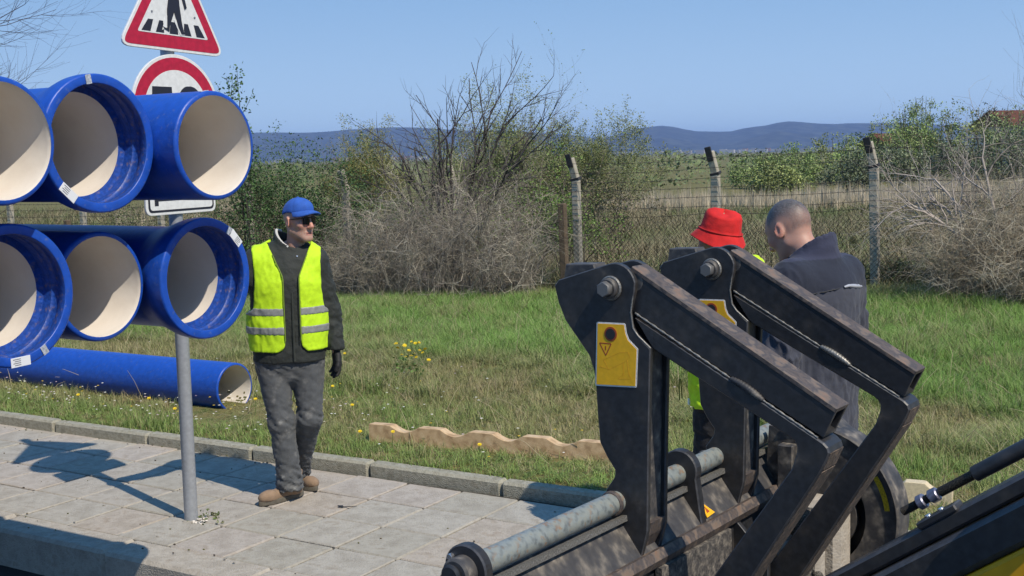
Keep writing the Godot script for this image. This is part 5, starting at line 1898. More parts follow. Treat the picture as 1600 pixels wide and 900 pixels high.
func man_in_jacket(fn: FastNoiseLite, fn2: FastNoiseLite) -> void:
	var P := thing("person", "man with short grey hair and dark jacket seen from behind, looking down", "person", Vector3(-1.575, 0.0, -4.985), deg_to_rad(-106.0))
	var J := {"pel": Vector3(0.0, 0.98, -0.02), "chest": Vector3(0, 1.33, 0.0), "neck": Vector3(0, 1.55, 0.03),
		"sr": Vector3(-0.2, 1.495, -0.02), "sl": Vector3(0.2, 1.495, -0.02), "er": Vector3(-0.275, 1.16, -0.03), "el": Vector3(0.275, 1.16, -0.03),
		"wr": Vector3(-0.16, 1.08, 0.24), "wl": Vector3(0.16, 1.08, 0.24), "hr": Vector3(-0.09, 0.93, 0), "hl": Vector3(0.09, 0.93, 0),
		"kr": Vector3(-0.1, 0.5, 0.03), "kl": Vector3(0.1, 0.5, 0.03), "ar": Vector3(-0.11, 0.09, 0), "al": Vector3(0.11, 0.09, 0)}
	var Th := Transform3D(Basis(Vector3.UP, -0.05) * Basis(Vector3.RIGHT, 0.5), Vector3(0.0, 1.69, 0.115))
	var base := Color(0.45, 0.25, 0.185)
	# the cropped hair is part of the skin: its colour thins out towards ears and nape
	var scalp := func(p: Vector3, q: Color) -> Color:
		var edge := p.y + 0.035 - 0.95 * maxf(0.0, p.z + 0.03)
		if p.z > 0.045:
			edge = p.y - 0.082
		edge += 0.006 * fn2.get_noise_3d(p.x * 9.0, p.y * 9.0, p.z * 9.0)
		if absf(p.x) > 0.06:
			edge = minf(edge, Vector2(p.y, p.z + 0.012).length() - 0.042)
		var w := smoothstep(0.0, 0.028, edge)
		var t := fn2.get_noise_3d(p.x * 15.0, p.y * 15.0, p.z * 15.0) * 0.5 + 0.5
		var h := Color(0.035, 0.033, 0.036).lerp(Color(0.22, 0.21, 0.205), t * t)
		var short_side := smoothstep(0.10, 0.02, p.y - 0.15 * p.z)
		return q.lerp(h.lerp(q, 0.45 * short_side + 0.03), w)
	var Wl := Transform3D(Basis(Vector3.RIGHT, -1.4), J.wl)
	var Wr := Transform3D(Basis(Vector3.RIGHT, -1.4), J.wr)
	obj("body", body_mesh(J, Th, 0.5, base, [[Wl, -1.0, 0.45], [Wr, 1.0, 0.45]], scalp), M.skin, P, true)
	eyes(Th, P)
	# trousers and shoes
	var mb := MB.new()
	var f := Field.new(Vector3(-0.3, 0.02, -0.25), Vector3(0.3, 1.05, 0.25), 0.014)
	f.cone(Vector3(0, 1.0, -0.02), Vector3(0, 0.9, -0.02), 0.18, 0.19, 0.03, 1.0, 1.4)
	for s: float in [-1.0, 1.0]:
		f.cone(Vector3(s * 0.095, 0.88, -0.01), Vector3(s * 0.1, 0.5, 0.03), 0.105, 0.08, 0.04)
		f.cone(Vector3(s * 0.1, 0.5, 0.03), Vector3(s * 0.11, 0.09, 0), 0.08, 0.075, 0.02)
	mb = MB.new()
	f.mesh(mb, Transform3D(), func(p: Vector3) -> float: return 0.012 * fn.get_noise_3d(p.x, p.y * 2.0, p.z))
	obj("trousers", mb, cloth(Color(0.03, 0.032, 0.04), 0.9, 0.3), P)
	for s: float in [-1.0, 1.0]:
		var up := MB.new()
		var sole := MB.new()
		boot(up, sole, Vector3(s * 0.11, 0, -0.07), Vector3(s * 0.13, 0, 0.21), J.ar)
		var b := obj("boot", up, cloth(Color(0.05, 0.045, 0.04), 0.9), P)
		obj("sole", sole, M.rubber, b)
	# jacket
	f = Field.new(Vector3(-0.42, 0.78, -0.26), Vector3(0.42, 1.76, 0.4), 0.0085)
	f.cone(Vector3(0, 0.86, -0.02), Vector3(0, 1.12, -0.02), 0.212, 0.212, 0.04, 1.0, 1.4)
	f.cone(Vector3(0, 1.12, -0.02), Vector3(0, 1.38, -0.02), 0.212, 0.215, 0.05, 1.0, 1.38)
	f.cone(Vector3(-0.165, 1.495, -0.025), Vector3(0.165, 1.495, -0.025), 0.09, 0.09, 0.07)
	f.cone(Vector3(0, 1.46, -0.01), Vector3(0, 1.57, 0.0), 0.13, 0.1, 0.06)
	f.cone(Vector3(0, 1.56, -0.01), Vector3(0, 1.67, 0.015), 0.106, 0.109, 0.015)
	for s: String in ["r", "l"]:
		f.cone(J["s" + s], J["e" + s], 0.088, 0.076, 0.04)
		f.cone(J["e" + s], J["w" + s], 0.074, 0.058, 0.03)
	f.clip(func(p: Vector3) -> float:
		var q := Vector2(p.x, p.z - 0.003).length()
		var tilt := p.y - 1.615 + 0.7 * (p.z - 0.02)
		return maxf(maxf(0.835 - p.y, -maxf(q - 0.086, 1.575 - p.y)), tilt if p.y > 1.54 else -1.0))
	var fold := func(p: Vector3) -> float:
		var low := smoothstep(1.46, 1.3, p.y)
		var arm_x := smoothstep(0.18, 0.26, absf(p.x))
		var collar := smoothstep(1.55, 1.59, p.y)
		return 0.006 * fn.get_noise_3d(p.x, p.y, p.z) + (0.010 * low + 0.008 * arm_x) * (0.25 - absf(fn2.get_noise_3d(p.x * 1.9 + 2.0, p.y * 0.7 + p.x * 0.5, p.z * 1.2)) * 2.0) + 0.0012 * collar * sin(p.y * 110.0 + 2.0 * sin(atan2(p.x, p.z) * 1.5))
	mb = MB.new()
	mb.col = Color(0.05, 0.052, 0.066)
	# yoke darker than the panels below it
	var two_tone := func(p: Vector3) -> Color:
		var yoke := 1.475 - 0.12 * absf(p.x)
		if p.y > yoke and p.y < 1.585:
			return Color(0.026, 0.029, 0.046)
		if p.y >= 1.585:
			return Color(0.04, 0.047, 0.075)
		return Color(0.058, 0.06, 0.08)
	f.mesh(mb, Transform3D(), fold, two_tone)
	var jm := tinted(0.85)
	jm.uv1_triplanar = true
	jm.uv1_scale = Vector3.ONE * 3.0
	jm.heightmap_enabled = true
	jm.heightmap_texture = M.folds
	jm.heightmap_scale = 0.3
	jm.rim_enabled = true
	jm.rim = 0.25
	var jk := obj("jacket", mb, jm, P, true)
	# reflective piping over the back, seams
	var surf_z := func(x: float, y: float, dirz: float) -> float:
		var z := 0.3 * dirz
		for k in 90:
			var c := (Vector3(x, y, z) - f.o) / f.h
			if f.d[(clampi(int(c.z), 0, f.nz - 1) * f.ny + int(c.y)) * f.nx + int(c.x)] < 0.0:
				break
			z -= 0.004 * dirz
		return z
	for q: Array in [[-0.2, 0.03, "reflective_piping", 0.008, true], [0.05, 0.19, "yoke_seam", 0.0025, false]]:
		var pth := PackedVector3Array()
		var rad := PackedFloat32Array()
		for i in 15:
			var x := lerpf(q[0], q[1], i / 14.0)
			var y := 1.475 - 0.12 * absf(x)
			pth.push_back(Vector3(x, y, surf_z.call(x, y, -1.0) - 0.006))
			rad.push_back(q[3] * (1.0 if not q[4] else 0.55 + 0.6 * sin(i / 14.0 * PI)))
		mb = MB.new()
		mb.tube(pth, rad, 6)
		obj(q[2], mb, mat(Color(0.42, 0.43, 0.47), 0.4, 0.1) if q[4] else M.ink, jk)

# ------------------------------------------------------------------ plants
# a branch that forks; tips collects where leaves may sit
func grow(mb: MB, p: Vector3, d: Vector3, l: float, r: float, level: int, rng: RandomNumberGenerator, o: Dictionary, tips: Array) -> void:
	var segs: int = o.get("segs", 4)
	var q := p
	var e := d
	var w: float = o.get("wander", 0.25)
	for k in segs:
		e = (e + Vector3(rng.randf_range(-w, w), rng.randf_range(-w, w) + float(o.get("rise", 0.05)), rng.randf_range(-w, w))).normalized()
		var n := q + e * l / segs
		var r0 := r * (1.0 - 0.55 * k / segs)
		var r1 := r * (1.0 - 0.55 * (k + 1) / segs)
		mb.twig(q, n, r0, maxf(r1, 0.0012))
		if level > 0:
			var kids: int = o.get("kids", 2)
			for j in kids:
				if rng.randf() < float(o.get("odds", 0.75)) and (k > 0 or level < int(o.get("top", 4))):
					var side := e.cross(Vector3(rng.randf_range(-1, 1), rng.randf_range(-1, 1), rng.randf_range(-1, 1))).normalized()
					var f := (e * float(o.get("keep", 0.8)) + side * rng.randf_range(0.5, 1.0)).normalized()
					grow(mb, n, f, l * rng.randf_range(0.45, 0.75) * float(o.get("cl", 1.0)), r1 * float(o.get("thin", 0.68)), level - 1, rng, o, tips)
		elif k > 0:
			tips.push_back([n, e])
		q = n
	tips.push_back([q, e])

func leaves_at(mb: MB, tips: Array, per: int, size: float, spread: float, cols: Array, rng: RandomNumberGenerator) -> void:
	for t: Array in tips:
		for k in per:
			var c: Color = cols[rng.randi() % cols.size()]
			mb.col = c * rng.randf_range(0.75, 1.25)
			var d := Vector3(rng.randf_range(-1, 1), rng.randf_range(-0.6, 1), rng.randf_range(-1, 1)).normalized()
			var s := d.cross(Vector3(rng.randf_range(-1, 1), rng.randf_range(-1, 1), rng.randf_range(-1, 1))).normalized()
			var p: Vector3 = t[0] + Vector3(rng.randf_range(-1, 1), rng.randf_range(-1, 1), rng.randf_range(-1, 1)) * spread
			var l := size * rng.randf_range(0.6, 1.3)
			mb.leaf(p, d, s, l, l * 0.6)

func shrub(called: String, label: String, cat: String, at: Vector3, stems: int, h: float, o: Dictionary, bark: Color, leaf_cols: Array, per: int, size: float, sd: int, group := "") -> Node3D:
	var rng := RandomNumberGenerator.new()
	rng.seed = sd
	var t := thing(called, label, cat, at, 0.0, group)
	var mb := MB.new()
	var tips := []
	for k in stems:
		var a := rng.randf() * TAU
		var lean: float = o.get("lean", 0.35)
		var d := Vector3(cos(a) * lean * rng.randf(), 1, sin(a) * lean * rng.randf()).normalized()
		var p := Vector3(cos(a), 0, sin(a)) * rng.randf() * float(o.get("foot", 0.2))
		mb.col = bark * rng.randf_range(0.8, 1.25)
		grow(mb, p + Vector3(0, -0.05, 0), d, h * rng.randf_range(0.4, 0.6), float(o.get("r", 0.02)), int(o.get("top", 4)), rng, o, tips)
	obj(o.get("wood_name", "branches"), mb, M.bark, t, true)
	if per > 0:
		mb = MB.new()
		leaves_at(mb, tips, per, size, size * float(o.get("spread", 1.6)), leaf_cols, rng)
		obj("leaves", mb, M.leaf, t, true)
	return t

func bramble(label: String, at: Vector3, ru: float, rb: float, h: float, n: int, sd: int, cols: Array) -> void:
	var rng := RandomNumberGenerator.new()
	rng.seed = sd
	var t := thing("bramble", label, "bramble", at)
	var mb := MB.new()
	var small := MB.new()
	for k in n:
		var a := rng.randf() * TAU
		var q := sqrt(rng.randf())
		var foot := Vector3(cos(a) * ru * q, 0, sin(a) * rb * q)
		foot.y = hgt(at.x + foot.x, at.z + foot.z) - at.y
		var hh := h * (1.0 - 0.45 * q * q) * rng.randf_range(0.22, 1.15)
		var b := rng.randf() * TAU
		var reach := rng.randf_range(0.2, 1.15) * h * 0.6
		var tip := foot + Vector3(cos(b) * reach, 0, sin(b) * reach)
		var droop := rng.randf_range(-0.15, 0.75)
		mb.col = Color(cols[rng.randi() % cols.size()]) * rng.randf_range(0.85, 1.5)
		small.col = mb.col
		var r := rng.randf_range(0.0028, 0.0062)
		var p := foot
		var steps := 7
		for s in steps:
			var u := (s + 1.0) / steps
			var y := hh * (sin(minf(u * 1.5, 1.5708)) - droop * maxf(0.0, u - 0.6) * 1.6)
			var m := foot.lerp(tip, u * u * 0.7 + u * 0.3) + Vector3(0, y, 0) + Vector3(rng.randf_range(-1, 1), rng.randf_range(-1, 1), rng.randf_range(-1, 1)) * 0.05 * h
			mb.twig(p, m, r * (1.0 - 0.6 * s / steps), r * (1.0 - 0.6 * (s + 1) / steps))
			if s > 0:
				for j in 3:
					var e := (m - p).normalized()
					var side := Vector3(rng.randf_range(-1, 1), rng.randf_range(-0.6, 0.8), rng.randf_range(-1, 1)).normalized()
					var f := p.lerp(m, rng.randf())
					var g := f + (e * 0.5 + side).normalized() * rng.randf_range(0.08, 0.3)
					small.twig(f, g, r * 0.5, 0.001)
					small.twig(g, g + (side + Vector3(0, rng.randf_range(-0.9, 0.2), 0)).normalized() * rng.randf_range(0.05, 0.18), r * 0.3, 0.001)
			p = m
	stuff(obj("canes", mb, M.bark, t, true))
	stuff(obj("twigs", small, M.bark, t, true))

func plants() -> void:
	M.bark = tinted(0.9)
	M.leaf = tinted(0.6, 0.35)
	var straw := [Color(0.30, 0.27, 0.215), Color(0.22, 0.195, 0.16), Color(0.14, 0.12, 0.105), Color(0.46, 0.41, 0.33), Color(0.25, 0.235, 0.2)]
	var pale := [Color(0.34, 0.30, 0.225), Color(0.25, 0.215, 0.16), Color(0.46, 0.41, 0.32), Color(0.16, 0.13, 0.10), Color(0.30, 0.25, 0.18)]
	bramble("wide grey-brown leafless bramble thicket left of the short brown post", Vector3(-11.3, hgt(-11.3, -16.1), -16.1), 1.95, 0.95, 2.05, 800, 21, straw)
	bramble("pale dry bramble heap at the right edge before the fence", Vector3(-2.1, hgt(-2.1, -16.4), -16.4), 1.5, 0.85, 1.5, 1000, 22, pale)
	bramble("low dry tangle of stems at the foot of the left hedge", Vector3(-14.6, hgt(-14.6, -16.6), -16.6), 1.6, 0.6, 0.9, 420, 23, straw)
	# bare tree rising from the bramble
	var o := {"segs": 5, "wander": 0.16, "rise": 0.07, "kids": 2, "odds": 0.46, "keep": 0.9, "top": 4, "lean": 0.6, "foot": 0.12, "r": 0.048, "thin": 0.88}
	var tree := thing("bare_tree", "dark bare small tree rising from the bramble thicket", "tree", Vector3(-11.6, hgt(-11.6, -17.0), -17.0))
	var tr := RandomNumberGenerator.new()
	tr.seed = 77
	var tb := MB.new()
	tb.col = Color(0.055, 0.049, 0.049)
	tb.twig(Vector3(0.1, -0.1, 0), Vector3(0.02, 0.8, 0), 0.07, 0.055)
	tb.twig(Vector3(-0.12, -0.1, 0.1), Vector3(-0.1, 0.9, 0.02), 0.055, 0.045)
	var none := []
	o = {"segs": 5, "wander": 0.13, "rise": 0.06, "kids": 1, "odds": 0.72, "keep": 1.1, "top": 3, "thin": 0.8, "cl": 0.8}
	for k in 13:
		var a := deg_to_rad(-66.0 + 116.0 * k / 12.0 + tr.randf_range(-6, 6))
		var dd := Vector3(sin(a), cos(a), tr.randf_range(-0.5, 0.5)).normalized()
		tb.col = Color(0.055, 0.049, 0.049) * tr.randf_range(0.8, 1.5)
		grow(tb, Vector3(-0.04, 0.72 + 0.12 * tr.randf(), 0.0), dd, (2.5 - 0.5 * absf(a)) * tr.randf_range(0.8, 1.15), 0.034, 3, tr, o, none)
	obj("branches", tb, M.bark, tree, true)
	o = {"segs": 4, "wander": 0.2, "rise": 0.04, "kids": 2, "odds": 0.62, "keep": 0.9, "top": 3, "lean": 1.3, "foot": 0.3, "r": 0.02, "wood_name": "branches"}
	shrub("bare_shrub", "bare spreading thorn shrub on the right of the dark tree", "shrub", Vector3(-10.4, hgt(-10.4, -16.9), -16.9), 9, 3.6, o, Color(0.2, 0.175, 0.15), [Color(0.16, 0.22, 0.06)], 1, 0.03, 33)
	shrub("bare_shrub", "bare spreading thorn shrub on the left of the dark tree", "shrub", Vector3(-12.3, hgt(-12.3, -16.8), -16.8), 9, 3.4, o, Color(0.22, 0.19, 0.165), [Color(0.15, 0.2, 0.06)], 1, 0.028, 34)
	# leafy hawthorn at the left behind the man
	var hedge := [Color(0.06, 0.115, 0.04), Color(0.075, 0.14, 0.045), Color(0.05, 0.09, 0.035), Color(0.10, 0.17, 0.06)]
	o = {"segs": 4, "wander": 0.28, "rise": 0.1, "kids": 2, "odds": 0.66, "keep": 0.9, "top": 3, "lean": 0.6, "foot": 0.7, "r": 0.02, "spread": 2.0}
	shrub("leafy_shrub", "dark green leafy shrub behind the man in the yellow vest", "shrub", Vector3(-13.75, hgt(-13.75, -15.6), -15.6), 8, 2.9, o, Color(0.10, 0.085, 0.07), hedge, 4, 0.04, 41)
	o = {"segs": 14, "wander": 0.05, "rise": 0.08, "kids": 2, "odds": 0.75, "keep": 0.9, "top": 1, "lean": 0.12, "foot": 0.15, "r": 0.018, "spread": 1.5, "cl": 0.25}
	shrub("leafy_shrub", "tall slender leafy shoot standing out above the green shrub", "shrub", Vector3(-13.9, hgt(-13.9, -14.6), -14.6), 2, 6.3, o, Color(0.06, 0.055, 0.045), hedge, 3, 0.055, 46)
	o = {"segs": 4, "wander": 0.28, "rise": 0.1, "kids": 2, "odds": 0.66, "keep": 0.9, "top": 3, "lean": 0.7, "foot": 0.6, "r": 0.018, "spread": 2.0}
	shrub("leafy_shrub", "green leafy shrub beside the fence left of the bramble", "shrub", Vector3(-15.6, hgt(-15.6, -17.8), -17.8), 6, 2.4, o, Color(0.10, 0.085, 0.07), hedge, 2, 0.045, 43)
	shrub("leafy_shrub", "fresh green young shrub growing right of the bare tree", "shrub", Vector3(-9.75, hgt(-9.75, -17.9), -17.9), 5, 2.15, {"segs": 5, "wander": 0.22, "rise": 0.08, "kids": 2, "odds": 0.5, "keep": 0.9, "top": 3, "lean": 0.55, "foot": 0.3, "r": 0.016, "spread": 1.8}, Color(0.09, 0.08, 0.065), [Color(0.15, 0.24, 0.05), Color(0.11, 0.20, 0.045), Color(0.19, 0.27, 0.08)], 2, 0.04, 44)
	# willows and bushes beyond the fence
	var willow := [Color(0.24, 0.27, 0.11), Color(0.20, 0.24, 0.09), Color(0.28, 0.29, 0.13), Color(0.15, 0.17, 0.07)]
	o = {"segs": 4, "wander": 0.2, "rise": 0.12, "kids": 2, "odds": 0.7, "keep": 1.0, "top": 3, "lean": 0.7, "foot": 0.5, "r": 0.03, "spread": 2.4}
	shrub("willow", "pale green rounded willow beyond the fence behind the bare tree", "tree", Vector3(-16.3, hgt(-16.3, -27.2), -27.2), 11, 4.0, o, Color(0.17, 0.155, 0.11), willow, 11, 0.042, 51)
	shrub("willow", "smaller pale willow right behind the bramble beyond the fence", "tree", Vector3(-15.0, hgt(-15.0, -28.5), -28.5), 9, 3.2, o, Color(0.17, 0.155, 0.11), willow, 10, 0.042, 52)
	shrub("willow", "yellowish small willow beyond the fence right of the blue cap", "tree", Vector3(-25.2, hgt(-25.2, -31.5), -31.5), 8, 3.4, o, Color(0.10, 0.09, 0.06), [Color(0.24, 0.24, 0.08), Color(0.2, 0.2, 0.07), Color(0.29, 0.28, 0.1)], 9, 0.045, 53)
	# bleached fallen limbs by the right bramble
	o = {"segs": 5, "wander": 0.3, "rise": -0.02, "kids": 1, "odds": 0.85, "keep": 0.9, "top": 3, "lean": 1.5, "foot": 0.4, "r": 0.036}
	shrub("dead_shrub", "bleached dead branches sprawling over the right bramble", "shrub", Vector3(-2.9, hgt(-2.9, -16.5) + 0.5, -16.5), 7, 2.5, o, Color(0.33, 0.29, 0.26), [], 0, 0.0, 61)
	o = {"segs": 5, "wander": 0.2, "rise": 0.05, "kids": 1, "odds": 0.75, "keep": 1.0, "top": 3, "lean": 0.7, "foot": 0.7, "r": 0.014}
	shrub("bare_shrub", "thin grey bare shrub behind the right bramble", "shrub", Vector3(-3.3, hgt(-3.3, -18.2), -18.2), 9, 2.6, o, Color(0.19, 0.165, 0.15), [], 0, 0.0, 62)
	o = {"segs": 5, "wander": 0.16, "rise": 0.06, "kids": 2, "odds": 0.55, "keep": 1.0, "top": 3, "lean": 0.3, "foot": 0.3, "r": 0.03}
	shrub("bare_tree", "slim bare tree at the right edge of the picture", "tree", Vector3(-2.25, hgt(-2.5, -19.5), -19.5), 3, 3.5, o, Color(0.10, 0.09, 0.085), [], 0, 0.0, 63)
	o = {"segs": 5, "wander": 0.14, "rise": 0.03, "kids": 2, "odds": 0.72, "keep": 1.0, "top": 4, "lean": 1.0, "foot": 0.1, "r": 0.07}
	shrub("bare_tree", "bare roadside tree whose twigs reach into the top left corner", "tree", Vector3(-16.35, 0.0, -8.75), 5, 6.9, o, Color(0.055, 0.05, 0.055), [], 0, 0.0, 64)
	# scrub bushes behind the fence on the left
	var rng := RandomNumberGenerator.new()
	rng.seed = 71
	o = {"segs": 4, "wander": 0.26, "rise": 0.08, "kids": 2, "odds": 0.6, "keep": 0.9, "top": 3, "lean": 0.8, "foot": 0.5, "r": 0.018, "spread": 2.6}
	var spots := [[-17.5, -20.6], [-19.6, -19.3], [-16.6, -22.6], [-14.2, -21.4], [-21.8, -19.8], [-12.7, -22.3], [-24.0, -21.8], [-11.4, -21.2], [-18.9, -24.8]]
	for i in spots.size():
		var dry := i % 2 == 1
		shrub("scrub_bush", ("brownish half dry" if dry else "grey-green leafy") + " scrub bush in the mixed scrub beyond the fence on the left", "bush", Vector3(spots[i][0], hgt(spots[i][0], spots[i][1]), spots[i][1]), 6, rng.randf_range(1.7, 2.5), o, Color(0.16, 0.14, 0.11), [Color(0.11, 0.14, 0.06), Color(0.15, 0.16, 0.08), Color(0.085, 0.11, 0.05)] if not dry else [Color(0.2, 0.17, 0.10), Color(0.14, 0.145, 0.07)], 2, 0.045, 700 + i, "scrub bushes beyond the fence")
	# little things
	var w := shrub("weed", "small green weed growing at the foot of the sign pole", "plant", Vector3(-5.07, -0.01, -4.89), 9, 0.14, {"segs": 3, "wander": 0.3, "rise": 0.0, "kids": 1, "odds": 0.6, "top": 1, "lean": 1.6, "foot": 0.05, "r": 0.002, "spread": 0.8, "wood_name": "stems"}, Color(0.12, 0.13, 0.06), [Color(0.10, 0.14, 0.04), Color(0.2, 0.2, 0.12)], 3, 0.022, 81)
	var mb := MB.new()
	for k in 14:
		var p := Vector3(rng.randf_range(-0.05, 0.05), 0.0, rng.randf_range(-0.05, 0.05))
		mb.box(p + Vector3(-0.008, 0, -0.005), p + Vector3(0.008, 0.006, 0.005), 0.002, Transform3D(Basis(Vector3.UP, rng.randf() * 3.0), Vector3.ZERO))
	var c := obj("mortar_crumbs", mb, M.lining)
	c.position = Vector3(-5.06, 0.0, -4.83)
	stuff(tag(c, "white mortar crumbs at the foot of the sign pole", "crumbs"))
	mb = MB.new()
	for k in 150:
		var p := Vector3(rng.randf_range(-9.0, -1.5), 0.0, rng.randf_range(-6.0, -4.25))
		if k % 2 == 0:
			p.z = rng.randf_range(-6.04, -5.9) if k % 4 == 0 else rng.randf_range(-4.5, -4.3)
		var r := rng.randf_range(0.003, 0.008)
		mb.col = [Color(0.06, 0.05, 0.04), Color(0.16, 0.13, 0.09), Color(0.3, 0.28, 0.25), Color(0.12, 0.12, 0.05)][rng.randi() % 4]
		mb.box(p + Vector3(-r, -0.001, -r * 0.7), p + Vector3(r, r * 0.9, r * 0.7), r * 0.4)
	stuff(obj("grit", mb, M.bark, self, true), "loose grit and crumbs of soil on the pavement")
	mb = MB.new()
	mb.twig(Vector3(-0.02, 0.006, 0.03), Vector3(0.045, 0.004, -0.03), 0.004, 0.002)
	mb.prism(pv2([-0.05, 0.0, -0.03, -0.014, 0.0, -0.003, -0.02, 0.012]), 0.0, 0.004, 0.001, Transform3D(Basis(Vector3.RIGHT, -PI / 2 + 0.15), Vector3(-0.01, 0.004, 0.02)))
	c = obj("dead_leaf", mb, M.ink)
	c.position = Vector3(-4.5, 0.0, -5.44)
	tag(c, "dark withered leaf with its stalk lying on the pavement", "leaf")

func tuft(blades: int, h: float, w: float, splay: float, sd: int) -> ArrayMesh:
	var rng := RandomNumberGenerator.new()
	rng.seed = sd
	var mb := MB.new()
	for k in blades:
		var a := rng.randf() * TAU
		var out := Vector3(cos(a), 0, sin(a))
		var side := Vector3(-sin(a), 0, cos(a))
		var foot := Vector3(rng.randf_range(-1, 1), 0, rng.randf_range(-1, 1)) * 0.05
		var hh := h * rng.randf_range(0.45, 1.15)
		var s := splay * rng.randf_range(0.2, 1.3)
		var i := mb.v.size()
		mb.col = Color.WHITE * rng.randf_range(0.7, 1.2)
		for j in 4:
			var t := j / 3.0
			var p := foot + out * s * hh * t * t + Vector3(0, hh * (t - 0.28 * s * t * t), 0)
			var ww := w * (1.0 - t * 0.93) * 0.5
			mb.v.push_back(p - side * ww); mb.v.push_back(p + side * ww)
			var tang := (out * 2.0 * s * t + Vector3(0, 1.0 - 0.56 * s * t, 0)).normalized()
			var nn := side.cross(tang).normalized()
			mb.n.push_back(nn); mb.n.push_back(nn)
			mb.c.push_back(mb.col); mb.c.push_back(mb.col)
		for j in 3:
			var b := i + j * 2
			mb.ix.append_array(PackedInt32Array([b, b + 2, b + 1, b + 1, b + 2, b + 3]))
	return mb.commit(true)

func scatter(called: String, label: String, mesh: Mesh, m: Material, rows: Array) -> void:    # rows of [position, turn, scale, height scale, colour]
	var mm := MultiMesh.new()
	mm.transform_format = MultiMesh.TRANSFORM_3D
	mm.use_colors = true
	mm.mesh = mesh
	mm.instance_count = rows.size()
	var buf := PackedFloat32Array()
	buf.resize(rows.size() * 16)
	var i := 0
	for r: Array in rows:
		var p: Vector3 = r[0]
		var cs := cos(r[1]) * float(r[2])
		var sn := sin(r[1]) * float(r[2])
		var c: Color = r[4]
		buf[i] = cs; buf[i + 2] = sn; buf[i + 3] = p.x
		buf[i + 5] = float(r[3]); buf[i + 7] = p.y
		buf[i + 8] = -sn; buf[i + 10] = cs; buf[i + 11] = p.z
		buf[i + 12] = c.r; buf[i + 13] = c.g; buf[i + 14] = c.b; buf[i + 15] = 1.0
		i += 16
	mm.buffer = buf
	var o := MultiMeshInstance3D.new()
	o.name = numbered(called)
	o.multimesh = mm
	o.material_override = m
	add_child(o)
	stuff(o, label)

